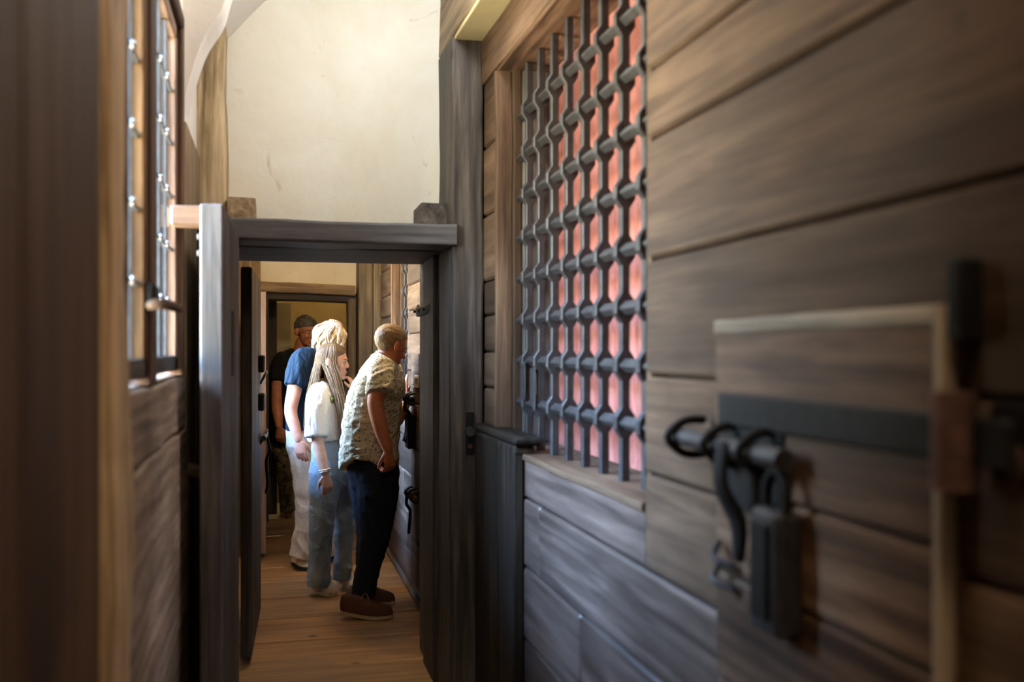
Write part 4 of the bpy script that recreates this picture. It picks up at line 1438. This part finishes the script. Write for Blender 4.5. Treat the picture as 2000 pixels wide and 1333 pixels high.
# long hair: scalp cap, then hanging strands
cap_hair('hair', gc, gR, GK, PM['hair_long_cap'], girl, lambda y, x: 0.75 * y - 0.012 if y > -0.03 else -0.05, rx=0.079, ry=0.100, rz=0.087, amp=0.003, freq=30)
S_, F_, U_ = gR.col[0], gR.col[1], gR.col[2]
paths = []
rs_ = random.Random(3)
for i in range(950):
    ph = math.radians(rs_.uniform(58, 302))
    out = rs_.uniform(0.96, 1.04)
    ca, sa = math.cos(ph), math.sin(ph)
    e = lambda r, z: gc + (F_ * (ca * 0.104 * r - 0.012) + S_ * (sa * 0.083 * r)) * GK * out + U_ * z * GK
    f0 = rs_.uniform(-0.04, 0.050)
    top = gc + (U_ * (0.036 + 0.088 * math.sqrt(1 - ((f0 + 0.012) / 0.103) ** 2)) + F_ * f0 + S_ * rs_.uniform(-0.01, 0.01)) * GK
    p1, p2 = e(0.60, 0.106), e(0.95, 0.055)
    p3 = e(1.02, -0.01)
    back = -ca                                   # 1 at the back of the head, -1 at the face
    L = rs_.uniform(0.26, 0.36) if sa > -0.2 else rs_.uniform(0.18, 0.3)
    if back > 0.45:
        lean = F_ * -0.050 * back + S_ * (0.03 * sa)
    else:
        if sa > 0 and rs_.random() < 0.45:
            continue
        # the lock over the near shoulder draws together toward its tip
        lean = F_ * (0.084 - (ca * 0.094 * GK - 0.012) * 0.72 + rs_.uniform(-0.010, 0.010)) + S_ * (0.078 * max(0, sa))
        L *= 0.85 + 0.25 * max(0.0, 1 - abs(back - 0.1))
    p4 = p3 - UP * 0.10 + lean * 0.45 + Vector((rs_.uniform(-1, 1), rs_.uniform(-1, 1), 0)) * 0.006
    p5 = p3 - UP * (0.10 + L * 0.5) + lean * 1.0 + Vector((rs_.uniform(-1, 1), rs_.uniform(-1, 1), 0)) * 0.010
    p6 = p3 - UP * (0.10 + L) + lean * 1.15 + Vector((rs_.uniform(-1, 1), rs_.uniform(-1, 1), 0)) * 0.016
    paths.append([top, p1, p2, p3, p4, p5, p6])
strands('hair_strands', paths, 0.0021, PM['hair_long'], girl)


# print on the T-shirt, laid on the cloth
def on_shirt(px, py, ob, z0=5.4):
    dg = bpy.context.evaluated_depsgraph_get()
    o = Vector((0, 0, EYE))
    d = (J(px, py, 1.0) - o).normalized()
    inv = ob.matrix_world.inverted()
    ok, loc, nor, _i = ob.ray_cast(inv @ o, d)
    if not ok:
        return None
    return ob.matrix_world @ loc, nor


def print_spot(name, px, py, rx, rz, mat, off, par, ob):
    hit = on_shirt(px, py, ob)
    if hit is None:
        return None
    loc, nor = hit
    R_ = nor.to_track_quat('Z', 'Y').to_matrix()
    bm = bmesh.new()
    ell_geo(bm, loc + nor * off, (rx, rz, 0.0018), R_.to_4x4(), 16, 6)
    return link(name, bm_mesh(bm, name, True), mat, par)


bpy.context.view_layer.update()
print_spot('avocado_print', 649, 781, 0.020, 0.024, PM['avocado_skin'], 0.001, girl, tee)
print_spot('avocado_print', 649, 780, 0.014, 0.018, PM['avocado_flesh'], 0.0018, girl, tee)
print_spot('avocado_print', 649.5, 783, 0.007, 0.008, PM['avocado_stone'], 0.003, girl, tee)
for px_, py_ in ((664, 797), (667, 789), (669, 800)):
    print_spot('lemon_print', px_, py_, 0.012, 0.012, PM['lemon_print'], 0.001, girl, tee)

# ------------------------------------------------------------------ blonde woman
lady = empty('person', (0.24, 6.65, 0), 'woman with wavy blonde hair, navy T-shirt and white trousers leaning forward', 'person')
lc_ = V(648, 663, 6.68)
lR = basis(RIGHT * 0.80 + AWAY * 0.55 + UP * -0.28)


def b_lady(bm):
    head_geo(bm, lc_, lR, 0.93, jaw=0.92)
    limb(bm, [V(618, 706, 6.67), V(630, 690, 6.67), V(638, 675, 6.67)], [0.065, 0.052, 0.050])
    limb(bm, [V(598, 840, 6.66), V(600, 780, 6.66), V(602, 735, 6.66), V(612, 708, 6.66)], [(0.11, 0.15), (0.10, 0.14), (0.10, 0.15), (0.06, 0.11)])
    limb(bm, [V(585, 712, 6.50), V(576, 758, 6.47), V(568, 803, 6.45), V(575, 832, 6.43), V(583, 858, 6.41)], [0.050, 0.048, 0.042, 0.038, 0.027])
    hand_geo(bm, V(584, 860, 6.408), V(589, 893, 6.40) - V(584, 860, 6.408), RIGHT * 0.2 + AWAY * 1.0, 0.95, 0.30, thumb=1)
    limb(bm, [V(622, 715, 6.82), V(640, 760, 6.88), V(655, 800, 6.9), V(675, 795, 6.9)], [0.048, 0.045, 0.04, 0.03])
    hand_geo(bm, V(677, 794, 6.9), RIGHT * 0.9 + UP * 0.2, UP * -1, 0.9, 0.3)
    for pts in ([V(600, 880, 6.6), V(603, 1010, 6.58), V(590, 1095, 6.6)], [V(622, 880, 6.78), V(634, 1010, 6.8), V(641, 1075, 6.85)]):
        limb(bm, pts, [0.08, 0.055, 0.042])


union('body', b_lady, PM['skin_pale'], lady, 0.0042, 3)
face_parts(lc_, lR, 0.93, lady, PM['hair_blonde'])


def b_ltee(bm):
    limb(bm, [V(598, 838, 6.66), V(598, 790, 6.66), V(600, 740, 6.66), V(606, 708, 6.66), V(620, 690, 6.67)], [(0.128, 0.165), (0.118, 0.16), (0.120, 0.17), (0.095, 0.16), (0.050, 0.075)], cap0='flat', cap1='flat')
    limb(bm, [V(592, 703, 6.54), V(583, 725, 6.50), V(577, 754, 6.47)], [0.072, 0.075, 0.072], cap1='flat')
    limb(bm, [V(620, 712, 6.80), V(630, 738, 6.85), V(638, 758, 6.87)], [0.066, 0.068, 0.068], cap1='flat')


union('t_shirt', b_ltee, PM['navy_tee'], lady, 0.005, 3, cloth_fold(0.009, 10, 3.0, 4.4))


def b_ltr(bm):
    limb(bm, [V(597, 824, 6.66), V(600, 860, 6.66), V(606, 905, 6.66)], [(0.115, 0.15), (0.132, 0.165), (0.120, 0.165)])
    limb(bm, [V(601, 890, 6.60), V(603, 935, 6.58), V(605, 1010, 6.57), V(596, 1060, 6.57), V(590, 1088, 6.57)], [(0.112, 0.095), (0.100, 0.09), (0.086, 0.085), (0.082, 0.08), (0.080, 0.08)], cap1='flat')
    limb(bm, [V(620, 890, 6.76), V(628, 935, 6.78), V(634, 1010, 6.8), V(639, 1050, 6.82), V(642, 1080, 6.84)], [(0.10, 0.09), (0.095, 0.09), (0.082, 0.08), (0.076, 0.076), (0.074, 0.074)], cap1='flat')


union('trousers', b_ltr, PM['white_twill'], lady, 0.0055, 3, cloth_fold(0.008, 7, 8, 12))
for a, b_ in (((578, 1104), (604, 1116)), ((632, 1086), (660, 1094))):
    h_, t_ = ground(*a), ground(*b_)
    d_ = (t_ - h_).normalized()
    shoe(lady, t_ - d_ * 0.25, t_, 0.09, 0.09, PM['white_leather'], PM['black_rubber'], 0.026)

# wavy hair
cap_hair('hair', lc_, lR, 0.93, PM['hair_blonde'], lady, lambda y, x: 0.75 * y - 0.02 if y > -0.03 else -0.075, rx=0.084, ry=0.104, rz=0.094, amp=0.006, freq=22)
S_, F_, U_ = lR.col[0], lR.col[1], lR.col[2]
paths = []
for i in range(700):
    ph = math.radians(rs_.uniform(42, 318))
    lk_ = int(ph / 0.21)
    out = 0.99 + 0.07 * math.sin(lk_ * 2.3) + rs_.uniform(-0.05, 0.05)
    ca, sa = math.cos(ph), math.sin(ph)
    ph0 = lk_ * 1.7 + rs_.uniform(-0.5, 0.5)
    tang = F_ * -sa + S_ * ca
    rad = F_ * ca + S_ * sa
    f0 = rs_.uniform(-0.05, 0.05)
    pts = [lc_ + (U_ * (0.034 + 0.104 * math.sqrt(1 - ((f0 + 0.012) / 0.115) ** 2)) + F_ * f0 + S_ * rs_.uniform(-0.02, 0.02)) * 0.93]
    nst = 9
    Lz = rs_.uniform(-0.125, -0.07)
    for q in range(1, nst):
        t = q / (nst - 1)
        zz = 0.132 + (Lz - 0.132) * t
        rr_ = math.sin(min(1.0, t * 2.2) * math.pi / 2) * (1 - 0.22 * max(0, t - 0.55) / 0.45)
        wob = 0.014 * math.sin(ph0 + t * 10) * min(1, t * 2)
        pts.append(lc_ + (F_ * (ca * 0.120 * rr_ - 0.012) + S_ * (sa * 0.100 * rr_)) * 0.93 * out + U_ * zz * 0.93 + tang * wob + rad * wob * 0.6)
    paths.append(pts)
strands('hair_strands', paths, 0.0034, PM['hair_blonde'], lady, sub=2)

# ------------------------------------------------------------------ man in black, standing in the far doorway
dm = empty('person', (0.16, 8.25, 0.1), 'dark-haired man in black T-shirt standing in the far doorway', 'person')
ZD = 8.06
dc = V(598, 648, ZD - 0.05)
dR = basis(RIGHT * 0.72 + AWAY * -0.66 + UP * -0.16)


def b_dm(bm):
    head_geo(bm, dc, dR, 1.02, jaw=1.08)
    limb(bm, [V(580, 704, ZD), V(586, 690, ZD), V(592, 668, ZD - 0.02)], [0.07, 0.062, 0.058])
    limb(bm, [V(564, 870, ZD), V(563, 790, ZD), V(564, 735, ZD), V(572, 704, ZD)], [(0.11, 0.13), (0.11, 0.14), (0.11, 0.15), (0.07, 0.10)])
    limb(bm, [V(547, 710, 7.95), V(543, 745, 7.92), V(541, 790, 7.90), V(543, 812, 7.87), V(545, 832, 7.85)], [0.055, 0.050, 0.045, 0.040, 0.030])
    hand_geo(bm, V(545, 834, 7.85), RIGHT * 0.1 - UP, RIGHT * 0.3 + AWAY * 0.9, 1.0, 0.45, thumb=1)
    limb(bm, [V(588, 712, 8.10), V(596, 760, 8.08), V(600, 800, 8.05), V(598, 840, 8.0)], [0.055, 0.05, 0.045, 0.03])
    hand_geo(bm, V(598, 842, 8.0), -UP, AWAY, 1.0, 0.4)
    for pts in ([V(558, 880, ZD - 0.05), V(562, 950, ZD - 0.05), V(566, 1003, ZD - 0.05)], [V(575, 880, ZD + 0.1), V(580, 945, ZD + 0.1), V(584, 1000, ZD + 0.1)]):
        limb(bm, pts, [0.08, 0.055, 0.042])


union('body', b_dm, PM['skin_ruddy'], dm, 0.0045, 3)
face_parts(dc, dR, 1.02, dm, PM['hair_dark'])
cap_hair('hair', dc, dR, 1.02, PM['hair_dark'], dm, lambda y, x: short_line(y, x) if y < 0 else 0.018 + 0.36 * y, rx=0.083, ry=0.105, rz=0.095, amp=0.004, freq=50)


def b_dtee(bm):
    limb(bm, [V(564, 862, ZD), V(562, 800, ZD), V(562, 740, ZD), V(568, 708, ZD), V(582, 690, ZD)], [(0.135, 0.16), (0.130, 0.165), (0.130, 0.17), (0.105, 0.15), (0.062, 0.072)], cap0='flat', cap1='flat')
    limb(bm, [V(552, 706, 7.98), V(546, 722, 7.94), V(543, 744, 7.92)], [0.075, 0.075, 0.068], cap1='flat')
    limb(bm, [V(585, 708, 8.10), V(592, 728, 8.10), V(595, 745, 8.09)], [0.07, 0.07, 0.068], cap1='flat')


union('t_shirt', b_dtee, PM['black_tee'], dm, 0.007, 5, cloth_fold(0.006, 8, 4, 2.2))


def b_dtr(bm):
    limb(bm, [V(564, 850, ZD), V(565, 880, ZD)], [(0.12, 0.14), (0.13, 0.15)], sub=3)
    limb(bm, [V(560, 880, ZD - 0.05), V(563, 940, ZD - 0.05), V(566, 998, ZD - 0.05)], [0.095, 0.078, 0.070], cap1='flat')
    limb(bm, [V(574, 880, ZD + 0.1), V(580, 940, ZD + 0.1), V(584, 994, ZD + 0.1)], [0.095, 0.078, 0.070], cap1='flat')


union('trousers', b_dtr, PM['camo'], dm, 0.007, 4, cloth_fold(0.006, 7, 8, 6))
for px_, zz in ((566, ZD - 0.05), (584, ZD + 0.1)):
    p_ = V(px_, 1000, zz)
    p_.z = 0.098
    shoe(dm, p_ + Vector((-0.06, 0.10, 0)), p_ + Vector((0.12, -0.11, 0)), 0.10, 0.10, PM['white_leather'], PM['cream_sole'], 0.024)
